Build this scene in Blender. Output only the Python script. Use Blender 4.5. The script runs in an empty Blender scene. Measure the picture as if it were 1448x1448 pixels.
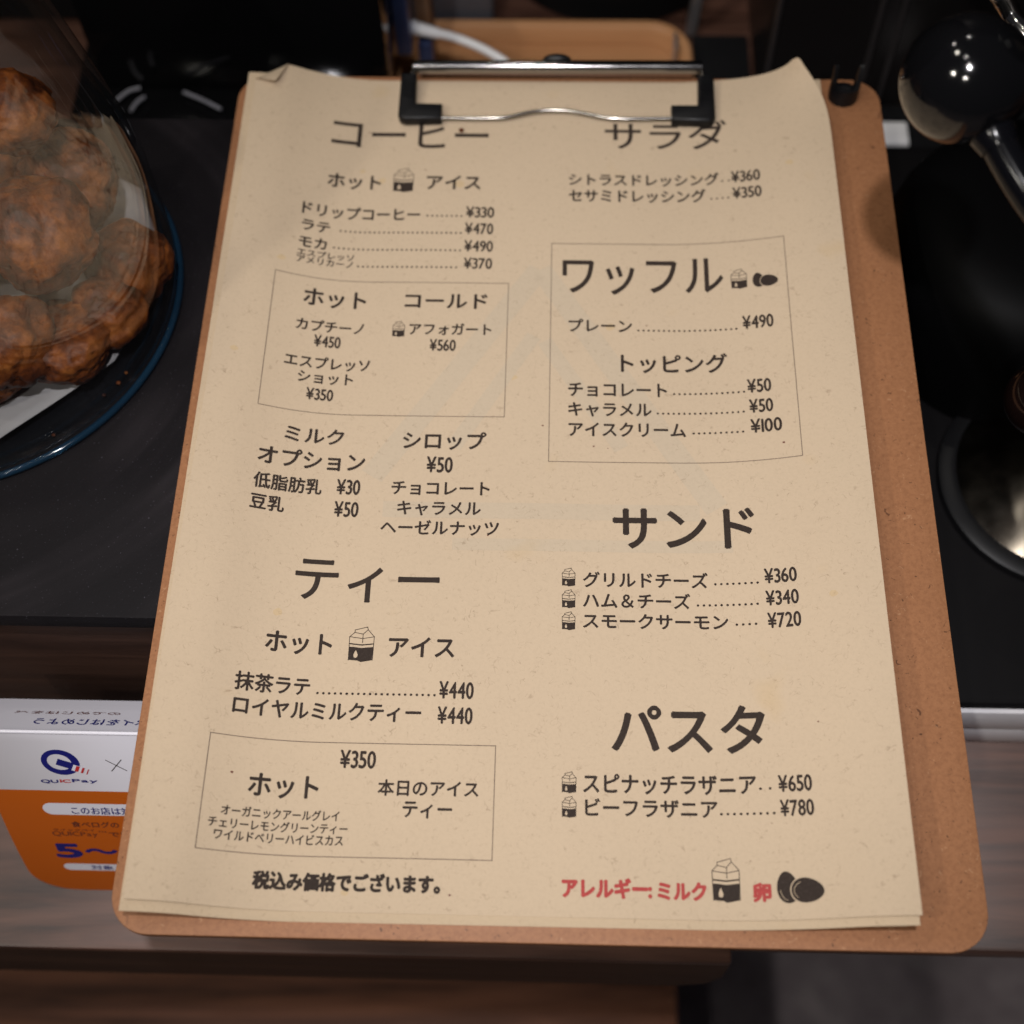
import bpy, bmesh, math, random
from mathutils import Vector, Matrix, noise
random.seed(7)
S = 0.001                                   # everything below is written in millimetres
scene = bpy.context.scene
COL = scene.collection

# ------------------------------------------------------------------ camera
cam = bpy.data.cameras.new('camera')
cam_o = bpy.data.objects.new('camera', cam)
COL.objects.link(cam_o)
CR = ((0.99954452, 0.02530696, -0.01644104), (0.0147724, -0.88535247, -0.46468568), (-0.0263159, 0.46423116, -0.88532305))
CP = (114.66754582, -66.23538135, 372.42145858)
m = Matrix.Identity(4)
for i in range(3):
    m[i][0] = CR[0][i]; m[i][1] = -CR[1][i]; m[i][2] = -CR[2][i]; m[i][3] = CP[i] * S
cam_o.matrix_world = m
cam.sensor_width = 36; cam.sensor_fit = 'HORIZONTAL'
cam.lens = 36 * 1935.31 / 1448
cam.clip_start = 0.01; cam.clip_end = 60
cam.dof.use_dof = True
cam.dof.focus_distance = 0.402
cam.dof.aperture_fstop = 7.8
scene.camera = cam_o

# ------------------------------------------------------------------ light
world = bpy.data.worlds.new('World'); scene.world = world
world.use_nodes = True
bg = world.node_tree.nodes['Background']
bg.inputs[0].default_value = (0.9, 0.88, 1.0, 1); bg.inputs[1].default_value = 0.022
def lamp(name, loc, power, size, col=(1.0, 0.93, 0.86)):
    d = bpy.data.lights.new(name, 'POINT'); d.energy = power; d.shadow_soft_size = size * S; d.color = col
    o = bpy.data.objects.new(name, d); o.location = [c * S for c in loc]; COL.objects.link(o)
    return o
sp = bpy.data.lights.new('spot_lamp', 'SPOT'); sp.energy = 12.9; sp.shadow_soft_size = .011; sp.color = (1.0, .972, 1.0)
sp.spot_size = math.radians(47); sp.spot_blend = 1.0
spo = bpy.data.objects.new('spot_lamp', sp); COL.objects.link(spo); spo.location = (.112, -.050, .620)
spo.rotation_euler = (Vector((.112, .138, .003)) - spo.location).to_track_quat('-Z', 'Y').to_euler()
lamp('ceiling_lamp', (-300, -1000, 1400), 20, 20, (1.0, .94, .86))
lamp('ceiling_lamp', (-640, -430, 1080), 15.5, 28, (1.0, .94, .84))
lamp('ceiling_lamp', (-177, 1408, 1740), 74, 16, (1.0, .93, .80))
lamp('ceiling_lamp', (-600, 385, 1680), 11, 55, (1.0, .93, .80))
lamp('ceiling_lamp', (-160, -420, 1850), 6, 14, (1.0, .94, .88))
lamp('ceiling_lamp', (60, 1150, 1700), 4, 14, (1.0, .94, .85))
lamp('ceiling_lamp', (-700, 1000, 1700), 4, 14, (1.0, .94, .85))
lamp('ceiling_lamp', (-250, 20, 1800), 4, 12, (1.0, .94, .88))
lamp('ceiling_lamp', (330, 1620, 1750), 3, 12, (.85, .9, 1.0))
vs = scene.view_settings
scene.display_settings.display_device = 'sRGB'
vs.view_transform = 'Standard'; vs.look = 'None'; vs.exposure = 0; vs.gamma = 1; vs.use_curve_mapping = False
scene.cycles.max_bounces = 12; scene.cycles.transparent_max_bounces = 24
scene.cycles.caustics_refractive = False; scene.cycles.caustics_reflective = False
scene.cycles.sample_clamp_indirect = 4

# ------------------------------------------------------------------ material helpers
class NT:
    def __init__(self, name):
        self.m = bpy.data.materials.new(name); self.m.use_nodes = True
        self.t = self.m.node_tree; self.b = self.t.nodes['Principled BSDF']
        self.out = self.t.nodes['Material Output']
    def n(self, kind, **kw):
        nd = self.t.nodes.new(kind)
        for k, v in kw.items():
            if hasattr(nd, k) and k not in ('inputs',): setattr(nd, k, v)
        return nd
    def l(self, a, b): self.t.links.new(a, b)
    def coord(self, scale=(1, 1, 1), rot=(0, 0, 0)):
        c = self.n('ShaderNodeTexCoord'); mp = self.n('ShaderNodeMapping')
        mp.inputs['Scale'].default_value = scale; mp.inputs['Rotation'].default_value = rot
        self.l(c.outputs['Object'], mp.inputs['Vector']); return mp.outputs[0]
    def noise(self, vec, scale, detail=3, rough=.5, dist=0):
        nd = self.n('ShaderNodeTexNoise'); nd.inputs['Scale'].default_value = scale
        nd.inputs['Detail'].default_value = detail; nd.inputs['Roughness'].default_value = rough
        nd.inputs['Distortion'].default_value = dist
        self.l(vec, nd.inputs['Vector']); return nd.outputs['Fac']
    def math(self, op, a, b=None, clamp=False):
        nd = self.n('ShaderNodeMath'); nd.operation = op; nd.use_clamp = clamp
        for i, v in enumerate((a, b)):
            if v is None: continue
            if isinstance(v, (int, float)): nd.inputs[i].default_value = v
            else: self.l(v, nd.inputs[i])
        return nd.outputs[0]
    def ramp(self, fac, stops):
        nd = self.n('ShaderNodeValToRGB'); e = nd.color_ramp.elements
        while len(e) > 1: e.remove(e[-1])
        e[0].position = stops[0][0]; e[0].color = stops[0][1]
        for p, c in stops[1:]:
            x = e.new(p); x.color = c
        self.l(fac, nd.inputs[0]); return nd.outputs[0]
    def mix(self, fac, a, b, mode='MIX'):
        nd = self.n('ShaderNodeMix'); nd.data_type = 'RGBA'; nd.blend_type = mode
        for i, v in ((0, fac), (6, a), (7, b)):
            if isinstance(v, (int, float)): nd.inputs[i].default_value = v
            elif isinstance(v, tuple): nd.inputs[i].default_value = v if len(v) == 4 else (*v, 1)
            else: self.l(v, nd.inputs[i])
        return nd.outputs[2]
    def bump(self, h, strength=.2, dist=.001):
        nd = self.n('ShaderNodeBump'); nd.inputs['Strength'].default_value = strength; nd.inputs['Distance'].default_value = dist
        self.l(h, nd.inputs['Height']); self.l(nd.outputs[0], self.b.inputs['Normal'])
    def set(self, **kw):
        for k, v in kw.items():
            s = self.b.inputs[k.replace('_', ' ')]
            if isinstance(v, (int, float)): s.default_value = v
            elif isinstance(v, tuple): s.default_value = v if len(v) == 4 else (*v, 1)
            else: self.l(v, s)
        return self
G1 = lambda v: (v, v, v, 1)

def simple(name, col, rough=.5, metal=0, spec=.5, vary=.12, scale=120, coat=0):
    t = NT(name); v = t.coord()
    f = t.noise(v, scale, 4)
    c = t.mix(f, tuple(x * (1 - vary) for x in col), tuple(min(1, x * (1 + vary)) for x in col))
    r = t.math('ADD', t.math('MULTIPLY', t.noise(v, scale * .4, 3), .16), rough - .08, True)
    t.set(Base_Color=c, Roughness=r, Metallic=metal, Specular_IOR_Level=spec, Coat_Weight=coat)
    return t.m

def paper_mat(name, tint=(1, 1, 1), worn=1.0):
    t = NT(name); v = t.coord()
    base = (0.538 * tint[0], 0.420 * tint[1], 0.292 * tint[2])
    broad = t.noise(v, 14, 4, .6)
    c = t.mix(broad, tuple(x * .93 for x in base), tuple(x * 1.05 for x in base))
    grain = t.noise(v, 900, 3, .7)
    c = t.mix(t.math('MULTIPLY', t.math('SUBTRACT', grain, .45, True), .55), c, tuple(x * .62 for x in base))
    for sc, off, amt in ((270, 0.0, .50), (400, 3.1, .40), (200, 8.7, .34)):      # curly recycled fibres
        mp = t.n('ShaderNodeMapping'); mp.inputs['Location'].default_value = (off, off * .7, 0); t.l(v, mp.inputs[0])
        a = t.noise(mp.outputs[0], sc, 1.5, .5, 1.2)
        line = t.math('SUBTRACT', 1.0, t.math('MULTIPLY', t.math('ABSOLUTE', t.math('SUBTRACT', a, .5)), 60), True)
        msk = t.math('MULTIPLY', t.math('SUBTRACT', t.noise(mp.outputs[0], sc * 1.4, 2), .56, True), 9, True)
        c = t.mix(t.math('MULTIPLY', t.math('MULTIPLY', line, msk), amt), c, (.20, .13, .08))
    spots = t.math('MULTIPLY', t.math('SUBTRACT', t.noise(v, 48, 2, .4), .70, True), 5 * worn, True)    # grease spots
    c = t.mix(t.math('MULTIPLY', spots, .5), c, (.50, .33, .13))
    t.set(Base_Color=c, Roughness=.82, Specular_IOR_Level=.25)
    t.bump(t.math('ADD', grain, t.math('MULTIPLY', t.noise(v, 25, 3), 2.0)), .12, .0004)
    return t.m
M_paper = paper_mat('kraft_paper')
M_paper2 = paper_mat('kraft_paper_back', (.97, .96, .93))
M_stain = paper_mat('grease_stained_paper', (1.0, .955, .83))
M_ghost = paper_mat('kraft_paper_show_through', (.948, .980, 1.012))

def ink_mat(name, col):
    t = NT(name); v = t.coord()
    f = t.noise(v, 1600, 2, .6)
    c = t.mix(t.math('MULTIPLY', t.math('SUBTRACT', f, .5, True), 1.2), col, tuple(min(1, x * 2.2 + .02) for x in col))
    t.set(Base_Color=c, Roughness=.75, Specular_IOR_Level=.2); return t.m
M_ink = ink_mat('black_print', (.031, .021, .016))
M_line = ink_mat('thin_line_print', (.11, .08, .06))
M_red = ink_mat('red_print', (.37, .055, .050))

def mdf():
    t = NT('hardboard'); v = t.coord()
    c = t.mix(t.noise(v, 22, 4, .6), (.300, .132, .058), (.365, .168, .078))
    c = t.mix(t.math('MULTIPLY', t.math('SUBTRACT', t.noise(v, 700, 4, .75), .42, True), 1.9, True), c, (.185, .075, .033))
    for sc, thr, col, am in ((620, .71, (.06, .024, .012), .8), (330, .745, (.08, .03, .015), .8), (560, .70, (.50, .28, .15), .45)):
        mp = t.n('ShaderNodeMapping'); mp.inputs['Location'].default_value = (sc, 1, 0); t.l(v, mp.inputs[0])
        f = t.math('MULTIPLY', t.math('SUBTRACT', t.noise(mp.outputs[0], sc, 1, .5, 1.5), thr, True), 22, True)
        c = t.mix(t.math('MULTIPLY', f, am), c, col)
    t.set(Base_Color=c, Roughness=.55, Specular_IOR_Level=.35)
    t.bump(t.noise(v, 900, 3, .7), .1, .0003); return t.m
M_mdf = mdf()
M_mdfedge = simple('hardboard_cut_edge', (.17, .068, .028), .8, 0, .2, .45, 500)

def wood(name, dark, light, axis=0, rot=0.0, scale=1.0, rough=.42, coat=0.0, streak=None, contrast=1.0, spec=.25):
    t = NT(name); sc = [60 * scale] * 3; sc[axis] = 4.5 * scale
    v = t.coord(tuple(sc), (0, 0, rot))
    a = t.noise(v, 1.0, 6, .6, 1.2)
    b = t.noise(v, 4.0, 5, .65, .4)
    f = t.math('ADD', t.math('MULTIPLY', a, .7), t.math('MULTIPLY', b, .3))
    lo = .5 - .16 / contrast; hi = .5 + .16 / contrast
    c = t.ramp(f, [(lo, (*dark, 1)), (.5, (*[(x + y) / 2 for x, y in zip(dark, light)], 1)), (hi, (*light, 1))])
    if streak:
        s = t.math('MULTIPLY', t.math('SUBTRACT', t.noise(v, .55, 2, .5, 2.0), .60, True), 7, True)
        c = t.mix(t.math('MULTIPLY', s, .6), c, streak)
    t.set(Base_Color=c, Roughness=t.math('ADD', t.math('MULTIPLY', b, .25), rough - .08), Specular_IOR_Level=spec, Coat_Weight=coat, Coat_Roughness=.3)
    t.bump(f, .25, .0008); return t.m
M_walnut = wood('walnut_box_wood', (.012, .006, .005), (.075, .038, .026), 0, .75, 1.0, .5)
M_apron = wood('shaded_apron_wood', (.018, .009, .006), (.060, .031, .020), 0, 0.05, .6, .6, 0, (.075, .020, .009))  # shade on the counter front is put into this darker wood
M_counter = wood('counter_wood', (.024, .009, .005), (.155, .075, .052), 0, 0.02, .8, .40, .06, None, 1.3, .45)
M_bench = wood('bench_wood', (.040, .015, .008), (.28, .115, .062), 0, -.12, .6, .5, .0, (.26, .07, .03), 1.0, .40)
M_bamboo = wood('tray_wood', (.42, .20, .085), (.58, .31, .15), 0, 0.0, 1.2, .45, .2, None, .6)

def slate():
    t = NT('black_slate'); v = t.coord()
    c = t.mix(t.noise(v, 30, 4, .6), (.0055, .0047, .0055), (.009, .0075, .009))
    sp = t.math('MULTIPLY', t.math('SUBTRACT', t.noise(v, 1500, 1, .5), .70, True), 8, True)
    c = t.mix(sp, c, (.07, .065, .08))
    # wipe marks: arcs of drier, duller stone round where plates are set down
    mp = t.n('ShaderNodeMapping'); mp.inputs['Location'].default_value = (.092, -.200, 0); t.l(v, mp.inputs[0])
    ln = t.n('ShaderNodeVectorMath'); ln.operation = 'LENGTH'; t.l(mp.outputs[0], ln.inputs[0])
    cm = t.n('ShaderNodeCombineXYZ'); t.l(t.math('MULTIPLY', ln.outputs['Value'], 60), cm.inputs[0])
    t.l(t.math('MULTIPLY', t.noise(v, 9, 2), 1.6), cm.inputs[1])
    arcs = t.math('MULTIPLY', t.math('SUBTRACT', t.noise(cm.outputs[0], 1.0, 3, .6), .50, True), 3.2, True)
    patch = t.math('MULTIPLY', t.math('SUBTRACT', t.noise(v, 12, 2), .42, True), 4, True)
    c = t.mix(t.math('MULTIPLY', t.math('MULTIPLY', arcs, patch), .75), c, (.046, .038, .043))
    t.set(Base_Color=c, Roughness=.6, Specular_IOR_Level=.10)
    t.bump(t.noise(v, 1200, 3, .7), .25, .0003); return t.m
M_slate = slate()

def concrete():
    t = NT('dark_concrete'); v = t.coord()
    f = t.noise(v, 12, 6, .75); g = t.noise(v, 26, 4, .7)
    c = t.ramp(f, [(.35, (.22, .185, .205, 1)), (.55, (.36, .31, .335, 1)), (.7, (.52, .46, .48, 1))])
    c = t.mix(t.math('MULTIPLY', t.math('SUBTRACT', g, .58, True), 5, True), c, (.34, .32, .32))
    t.set(Base_Color=c, Roughness=.6); return t.m
M_floor = concrete()

def glass_thin(name, tint=(.97, .97, .96), gloss=1.0):
    t = NT(name)
    tr = t.n('ShaderNodeBsdfTransparent'); tr.inputs[0].default_value = (*tint, 1)
    gl = t.n('ShaderNodeBsdfGlossy'); gl.inputs['Roughness'].default_value = .015
    fr = t.n('ShaderNodeFresnel'); ge = t.n('ShaderNodeNewGeometry')      # same reflectance from either side of the thin wall
    t.l(t.math('ADD', 1.5, t.math('MULTIPLY', ge.outputs['Backfacing'], 1 / 1.5 - 1.5)), fr.inputs['IOR'])
    mx = t.n('ShaderNodeMixShader')
    v = t.coord(); smear = t.math('MULTIPLY', t.noise(v, 30, 3), .03)
    t.l(t.math('ADD', t.math('MULTIPLY', fr.outputs[0], gloss), smear, True), mx.inputs[0])
    t.l(tr.outputs[0], mx.inputs[1]); t.l(gl.outputs[0], mx.inputs[2]); t.l(mx.outputs[0], t.out.inputs['Surface'])
    return t.m
M_glass = glass_thin('clear_glass', (.992, .992, .985), .9)
M_plate = glass_thin('plate_glass', (.90, .95, .98), .5)
def glass_rim():
    t = NT('blue_reflection_glass'); v = t.coord()  # blue reflected light is put into the glass colour
    t.set(Base_Color=t.mix(t.noise(v, 20, 2), (.010, .042, .09), (.04, .13, .24)), Roughness=.08, IOR=1.5, Transmission_Weight=.75, Specular_IOR_Level=.8); return t.m
M_rim = glass_rim()

def pastry():
    t = NT('fried_crust'); v = t.coord()
    a = t.noise(v, 70, 7, .68, .1); b = t.noise(v, 380, 5, .75)
    c = t.ramp(a, [(.34, (.016, .004, .001, 1)), (.46, (.080, .018, .003, 1)), (.55, (.195, .052, .008, 1)), (.68, (.36, .125, .026, 1))])
    c = t.mix(t.math('MULTIPLY', t.math('SUBTRACT', b, .55, True), 3, True), c, (.06, .017, .006))
    t.set(Base_Color=c, Roughness=t.math('ADD', t.math('MULTIPLY', b, .35), .34), Specular_IOR_Level=.32)
    t.bump(t.math('ADD', a, t.math('MULTIPLY', b, .5)), .45, .001); return t.m
M_pastry = pastry()
M_chrome = simple('chrome', (.58, .565, .55), .12, 1, .5, .05, 300)
M_brushed = simple('satin_chrome', (.36, .32, .27), .20, 1, .5, .05, 300)
M_barchrome = simple('dark_chrome', (.36, .35, .345), .13, 1, .5, .1, 200)
M_trim = simple('pale_steel_trim', (.82, .81, .86), .32, .0, .5, .2, 60)
M_rib = simple('reflection_streak', (.05, .044, .046), .4, .4, .5, .2, 60)  # paler than the panel, standing in for its reflections
M_wire = simple('steel_wire', (.34, .32, .29), .20, 1, .5, .05, 300)
M_blackrub = simple('black_rubber', (.006, .006, .0068), .38, 0, .3)
M_blackgloss = simple('black_gloss_plastic', (.004, .004, .0045), .10, 0, .55, .1, 60)
M_arm = simple('black_lacquered_steel', (.003, .003, .004), .16, 0, .16, .1, 60)
M_ball = simple('black_ball_plastic', (.003, .003, .0035), .085, 0, .5, .05, 40)
M_blackbody = simple('black_enamel', (.002, .002, .0022), .5, 0, .05, .2, 40)
M_panel = simple('dark_steel_panel', (.030, .026, .027), .32, .6, .5, .2, 30)
M_wall = simple('black_wall_paint', (.006, .006, .007), .7, 0, .2)
M_silver = simple('brushed_steel', (.52, .51, .53), .34, .85, .5, .18, 60)
M_basetop = simple('dark_base_enamel', (.005, .0045, .005), .5, 0, .12, .2, 30)
M_liner = simple('baking_paper', (.36, .355, .37), .6, 0, .3, .05, 70)
M_white = simple('white_plastic', (.88, .88, .89), .4, 0, .4, .03)
M_cardw = simple('coated_white_card', (.76, .75, .83), .25, 0, .5, .03, 30)
M_cardo = simple('orange_print', (.52, .105, .002), .28, 0, .5, .08, 20)
M_cardb = simple('navy_print', (.010, .012, .16), .3, 0, .4, .05)
M_cardr = simple('red_card_print', (.52, .03, .03), .3, 0, .4, .05)
M_cardk = simple('brown_card_print', (.12, .03, .02), .3, 0, .4, .05)
M_blue = simple('blue_anodised_metal', (.075, .11, .26), .35, .7, .5, .15, 90)
M_frost = simple('grey_frosted_plastic', (.10, .105, .125), .5, 0, .4, .1, 20)
M_knob = simple('dark_brown_bakelite', (.007, .0035, .003), .12, 0, .5, .1, 40)
M_grey = simple('glint_grey', (.22, .22, .25), .4, 0, .4)
M_oak = simple('stained_wood_stand', (.16, .085, .045), .5, 0, .4, .25, 60)

# ------------------------------------------------------------------ mesh helpers
def tag(o, label=None, cat=None, group=None, kind=None):
    for k, v in (('label', label), ('category', cat), ('group', group), ('kind', kind)):
        if v: o[k] = v
    return o
def obj(name, bm, mat, parent=None, smooth=True, angle=40, scale=True):
    if scale: bmesh.ops.scale(bm, vec=(S, S, S), verts=bm.verts)
    me = bpy.data.meshes.new(name); bm.to_mesh(me); bm.free()
    for mm in (mat if isinstance(mat, list) else [mat]): me.materials.append(mm)
    if smooth:
        for p in me.polygons: p.use_smooth = True
        me.set_sharp_from_angle(angle=math.radians(angle))
    o = bpy.data.objects.new(name, me); COL.objects.link(o)
    if parent:
        o.parent = parent; o.matrix_parent_inverse = Matrix.Translation(-Vector(parent.location))
    return o
def thing(name, loc, label, cat, group=None):
    o = bpy.data.objects.new(name, None); o.location = [c * S for c in loc]; COL.objects.link(o)
    o.empty_display_size = .02
    return tag(o, label, cat, group)
def box(bm, a, b, bev=0, seg=2):
    r = bmesh.ops.create_cube(bm, size=1)['verts']
    for v in r:
        v.co = Vector([a[i] + (v.co[i] + .5) * (b[i] - a[i]) for i in range(3)])
    if bev:
        es = list({e for v in r for e in v.link_edges})
        bmesh.ops.bevel(bm, geom=es, offset=bev, segments=seg, profile=.5, affect='EDGES')
    return bm
def prism(bm, poly, z0, z1, bev=0, seg=2):
    vs = [bm.verts.new((x, y, z0)) for x, y in poly]
    f = bm.faces.new(vs); f.normal_update()
    if f.normal.z > 0: f.normal_flip()
    r = bmesh.ops.extrude_face_region(bm, geom=[f])
    top = [g for g in r['geom'] if isinstance(g, bmesh.types.BMVert)]
    for v in top: v.co.z = z1
    if bev:
        es = [e for e in bm.edges if len(e.link_faces) == 2 and all(v in top for v in e.verts)] + [e for e in bm.edges if all(v in vs for v in e.verts)]
        bmesh.ops.bevel(bm, geom=es, offset=bev, segments=seg, profile=.5, affect='EDGES')
    bmesh.ops.recalc_face_normals(bm, faces=bm.faces)
    return bm
def rrect(x0, y0, x1, y1, r, n=8):
    P = []
    for cx, cy, a in ((x1 - r, y1 - r, 0), (x0 + r, y1 - r, 90), (x0 + r, y0 + r, 180), (x1 - r, y0 + r, 270)):
        for i in range(n + 1):
            t = math.radians(a + 90 * i / n); P.append((cx + r * math.cos(t), cy + r * math.sin(t)))
    return P
def lathe(bm, prof, c=(0, 0, 0), seg=64, mtx=None):
    rings = []
    for r, z in prof:
        if r < 1e-6: rings.append([bm.verts.new((0, 0, z))])
        else: rings.append([bm.verts.new((r * math.cos(2 * math.pi * i / seg), r * math.sin(2 * math.pi * i / seg), z)) for i in range(seg)])
    new = [v for r in rings for v in r]
    for a, b in zip(rings, rings[1:]):
        for i in range(seg):
            j = (i + 1) % seg
            if len(a) == 1 and len(b) == 1: continue
            if len(a) == 1: bm.faces.new((a[0], b[j], b[i]))
            elif len(b) == 1: bm.faces.new((a[i], a[j], b[0]))
            else: bm.faces.new((a[i], a[j], b[j], b[i]))
    for v in new:
        if mtx: v.co = mtx @ v.co
        v.co += Vector(c)
    bmesh.ops.recalc_face_normals(bm, faces=bm.faces)
    return bm
def catmull(P, n=8):
    P = [Vector(p) for p in P]; out = []
    for i in range(len(P) - 1):
        a = P[max(i - 1, 0)]; b = P[i]; c = P[i + 1]; d = P[min(i + 2, len(P) - 1)]
        for k in range(n):
            t = k / n
            out.append(.5 * ((2 * b) + (c - a) * t + (2 * a - 5 * b + 4 * c - d) * t * t + (3 * b - a - 3 * c + d) * t ** 3))
    out.append(P[-1]); return out
def tube(bm, pts, rad, seg=12, cap=True):
    pts = [Vector(p) for p in pts]; n = len(pts); rings = []
    up = Vector((0, 0, 1)); prev = None
    for i, p in enumerate(pts):
        t = (pts[min(i + 1, n - 1)] - pts[max(i - 1, 0)]).normalized()
        if prev is None:
            a = t.orthogonal().normalized()
        else:
            a = (prev - t * prev.dot(t)).normalized()
        prev = a; b = t.cross(a)
        r = rad[i] if isinstance(rad, (list, tuple)) else rad
        rings.append([bm.verts.new(p + (a * math.cos(2 * math.pi * k / seg) + b * math.sin(2 * math.pi * k / seg)) * r) for k in range(seg)])
    for a, b in zip(rings, rings[1:]):
        for i in range(seg): bm.faces.new((a[i], a[(i + 1) % seg], b[(i + 1) % seg], b[i]))
    if cap:
        bm.faces.new(rings[0]); bm.faces.new(rings[-1])
    bmesh.ops.recalc_face_normals(bm, faces=bm.faces)
    return bm
def sphere(bm, c, r, sub=4, sc=(1, 1, 1)):
    vs = bmesh.ops.create_icosphere(bm, subdivisions=sub, radius=r)['verts']
    for v in vs: v.co = Vector((v.co.x * sc[0] + c[0], v.co.y * sc[1] + c[1], v.co.z * sc[2] + c[2]))
    return bm
NB = bmesh.new

# ------------------------------------------------------------------ setting: counter, floor, wall
for nm, a, b in (('counter', (-900, 13.5, -104), (178, 900, -100)),):
    bm = box(NB(), a, b, 1.5); o = obj(nm, bm, M_counter, None, True, 30); tag(o, kind='structure')
bm = box(NB(), (178.6, 19.5, -112), (1000, 900, -100.4), 1.5); tag(obj('counter_extension', bm, M_counter, None, True, 30), kind='structure')
bm = box(NB(), (-3500, -3500, -905), (3500, 3500, -900)); tag(obj('floor', bm, M_floor, None, False), kind='structure')
bm = box(NB(), (-2500, 905, -900), (2500, 960, 1200)); tag(obj('back_wall', bm, M_wall, None, False), kind='structure')

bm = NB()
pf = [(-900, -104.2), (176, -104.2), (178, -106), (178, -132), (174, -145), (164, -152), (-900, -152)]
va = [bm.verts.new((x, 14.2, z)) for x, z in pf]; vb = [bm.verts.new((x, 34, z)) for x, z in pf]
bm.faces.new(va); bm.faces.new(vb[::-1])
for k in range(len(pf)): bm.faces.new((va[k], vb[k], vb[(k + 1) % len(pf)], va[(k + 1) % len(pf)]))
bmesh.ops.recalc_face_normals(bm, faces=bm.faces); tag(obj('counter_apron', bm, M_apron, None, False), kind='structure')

bench = thing('bench', (-100, -100, -900), 'low reddish wooden bench seat in front of the counter, below the clipboard', 'bench')
bm = prism(NB(), rrect(-700, -330, 188, 150, 14), -425, -400, 3); obj('seat', bm, M_bench, bench, True, 30)
for x in (-640, 120):
    for y in (-290, 90):
        bm = box(NB(), (x, y, -900), (x + 40, y + 40, -425.5), 2); obj('leg', bm, M_bench, bench, True, 30)

riser = thing('slate_topped_box', (-50, 190, -100), 'dark walnut box with a black slate slab on top, under the clipboard', 'display stand')
bm = box(NB(), (-420, 95, -99.6), (204, 284, -8.2), 1.2); obj('wooden_box', bm, M_walnut, riser, True, 30)
bm = box(NB(), (-424, 91.6, -8), (207, 288.8, 0), .7); obj('slate_slab', bm, M_slate, riser, True, 30)

# ------------------------------------------------------------------ clipboard
cb = thing('clipboard', (116, 150, 0), 'brown hardboard clipboard with rounded corners lying across the black slab and overhanging its edge', 'clipboard')
BR = [(4 + 0, 0)]
bm = prism(NB(), rrect(-0.4, 0.2, 231.9, 307, 11, 10), .15, 3.0, .35, 2); bo = obj('board', bm, [M_mdf, M_mdfedge], cb, True, 30)
for pg in bo.data.polygons:
    if abs(pg.normal.z) < .3: pg.material_index = 1

# wire clip
bm = tube(NB(), [(63.6, 305.2, 9.6), (167.6, 305.9, 9.6)], 2.35, 20)
bmesh.ops.bevel(bm, geom=[e for e in bm.edges if len(e.link_faces) == 2 and e.calc_face_angle(0) > 1.2], offset=.5, segments=2, affect='EDGES')
obj('clip_bar', bm, M_barchrome, cb)
bm = box(NB(), (66, 307.15, .2), (165, 309.0, 9), .4); obj('clip_backing', bm, M_chrome, cb)
bm = sphere(NB(), (115.5, 309.8, 8.8), 4.0, 3, (1.3, .5, .62)); obj('clip_hinge', bm, M_blackrub, cb)
wp = [(64.4, 305.0, 9.6), (63.2, 301.5, 9.0), (62.6, 296, 7.4), (62.6, 288.5, 5.9), (64.3, 285.2, 5.5), (68, 284.7, 5.4), (75, 284.8, 5.3), (90, 284.8, 5.2), (97.5, 285.3, 5.2), (104, 287.2, 5.3), (109.5, 288.5, 5.3), (115.2, 288.8, 5.3), (121, 288.4, 5.3), (127, 287.0, 5.3), (133.5, 285.5, 5.2), (141, 285.1, 5.2), (155, 285.3, 5.3), (163, 285.3, 5.4), (166.8, 286, 5.5), (168.4, 289.3, 5.9), (168.4, 297, 7.4), (167.8, 302.2, 9.0), (167.0, 305.6, 9.6)]
bm = tube(NB(), catmull(wp, 6), .72, 10); obj('clip_wire', bm, M_wire, cb)
def corner(sx):
    # L shaped rubber sleeve, sx=+1 left, -1 right
    ox = 59.4 if sx > 0 else 171.7
    pts = [(0, 302.0), (5.6, 302.0), (5.9, 289.4), (15.4, 289.2), (15.4, 282.2), (2.6, 281.7), (.8, 282.3), (-.2, 284.0)]
    P = [(ox + sx * x, y) for x, y in pts]
    if sx < 0: P = P[::-1]
    bm = prism(NB(), P, 4.35, 8.4, 1.05, 3)
    for v in bm.verts:
        if v.co.y > 290: v.co.z += (v.co.y - 290) / 12 * 1.9
    for k in range(4):
        x = ox + sx * (1.35 + .95 * k)
        box(bm, (min(x, x + sx * .4), 291, 8.5 + .2), (max(x, x + sx * .4), 300, 10.0), .12, 1)
    return bm
obj('rubber_corner', corner(1), M_blackrub, cb); obj('rubber_corner', corner(-1), M_blackrub, cb)

# small forked pen clip on the board corner
bm = NB(); seg = 40; ringo = []
for i in range(seg):
    th = 2 * math.pi * i / seg
    s = math.sin(th); cc = abs(math.cos(th))
    top = 8.2 + 1.0 * max(0, -s)
    if s > -.25: top = 3.6 + (13.5 * max(0, cc - .80) / .20 if s > -.6 else 0)
    if -.6 < s <= -.25: top = 8.0 + 6 * max(0, cc - .8) / .2
    col = []
    for r, z in ((5.3, 3.05), (5.4, 5), (5.2, max(3.6, top)), (3.7, max(3.6, top - .2)), (3.6, 3.4)):
        col.append(bm.verts.new((218.6 + r * math.cos(th), 298.4 + r * math.sin(th) * .95 + (z - 3) * .10, z)))
    ringo.append(col)
for i in range(seg):
    a = ringo[i]; b = ringo[(i + 1) % seg]
    for k in range(4): bm.faces.new((a[k], b[k], b[k + 1], a[k + 1]))
bm.faces.new([c[4] for c in ringo]); bm.faces.new([c[0] for c in ringo][::-1])
bmesh.ops.recalc_face_normals(bm, faces=bm.faces)
pc = obj('pen_clip', bm, M_blackrub, None)
tag(pc, 'small black forked plastic holder on the top right corner of the clipboard', 'pen holder')

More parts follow.
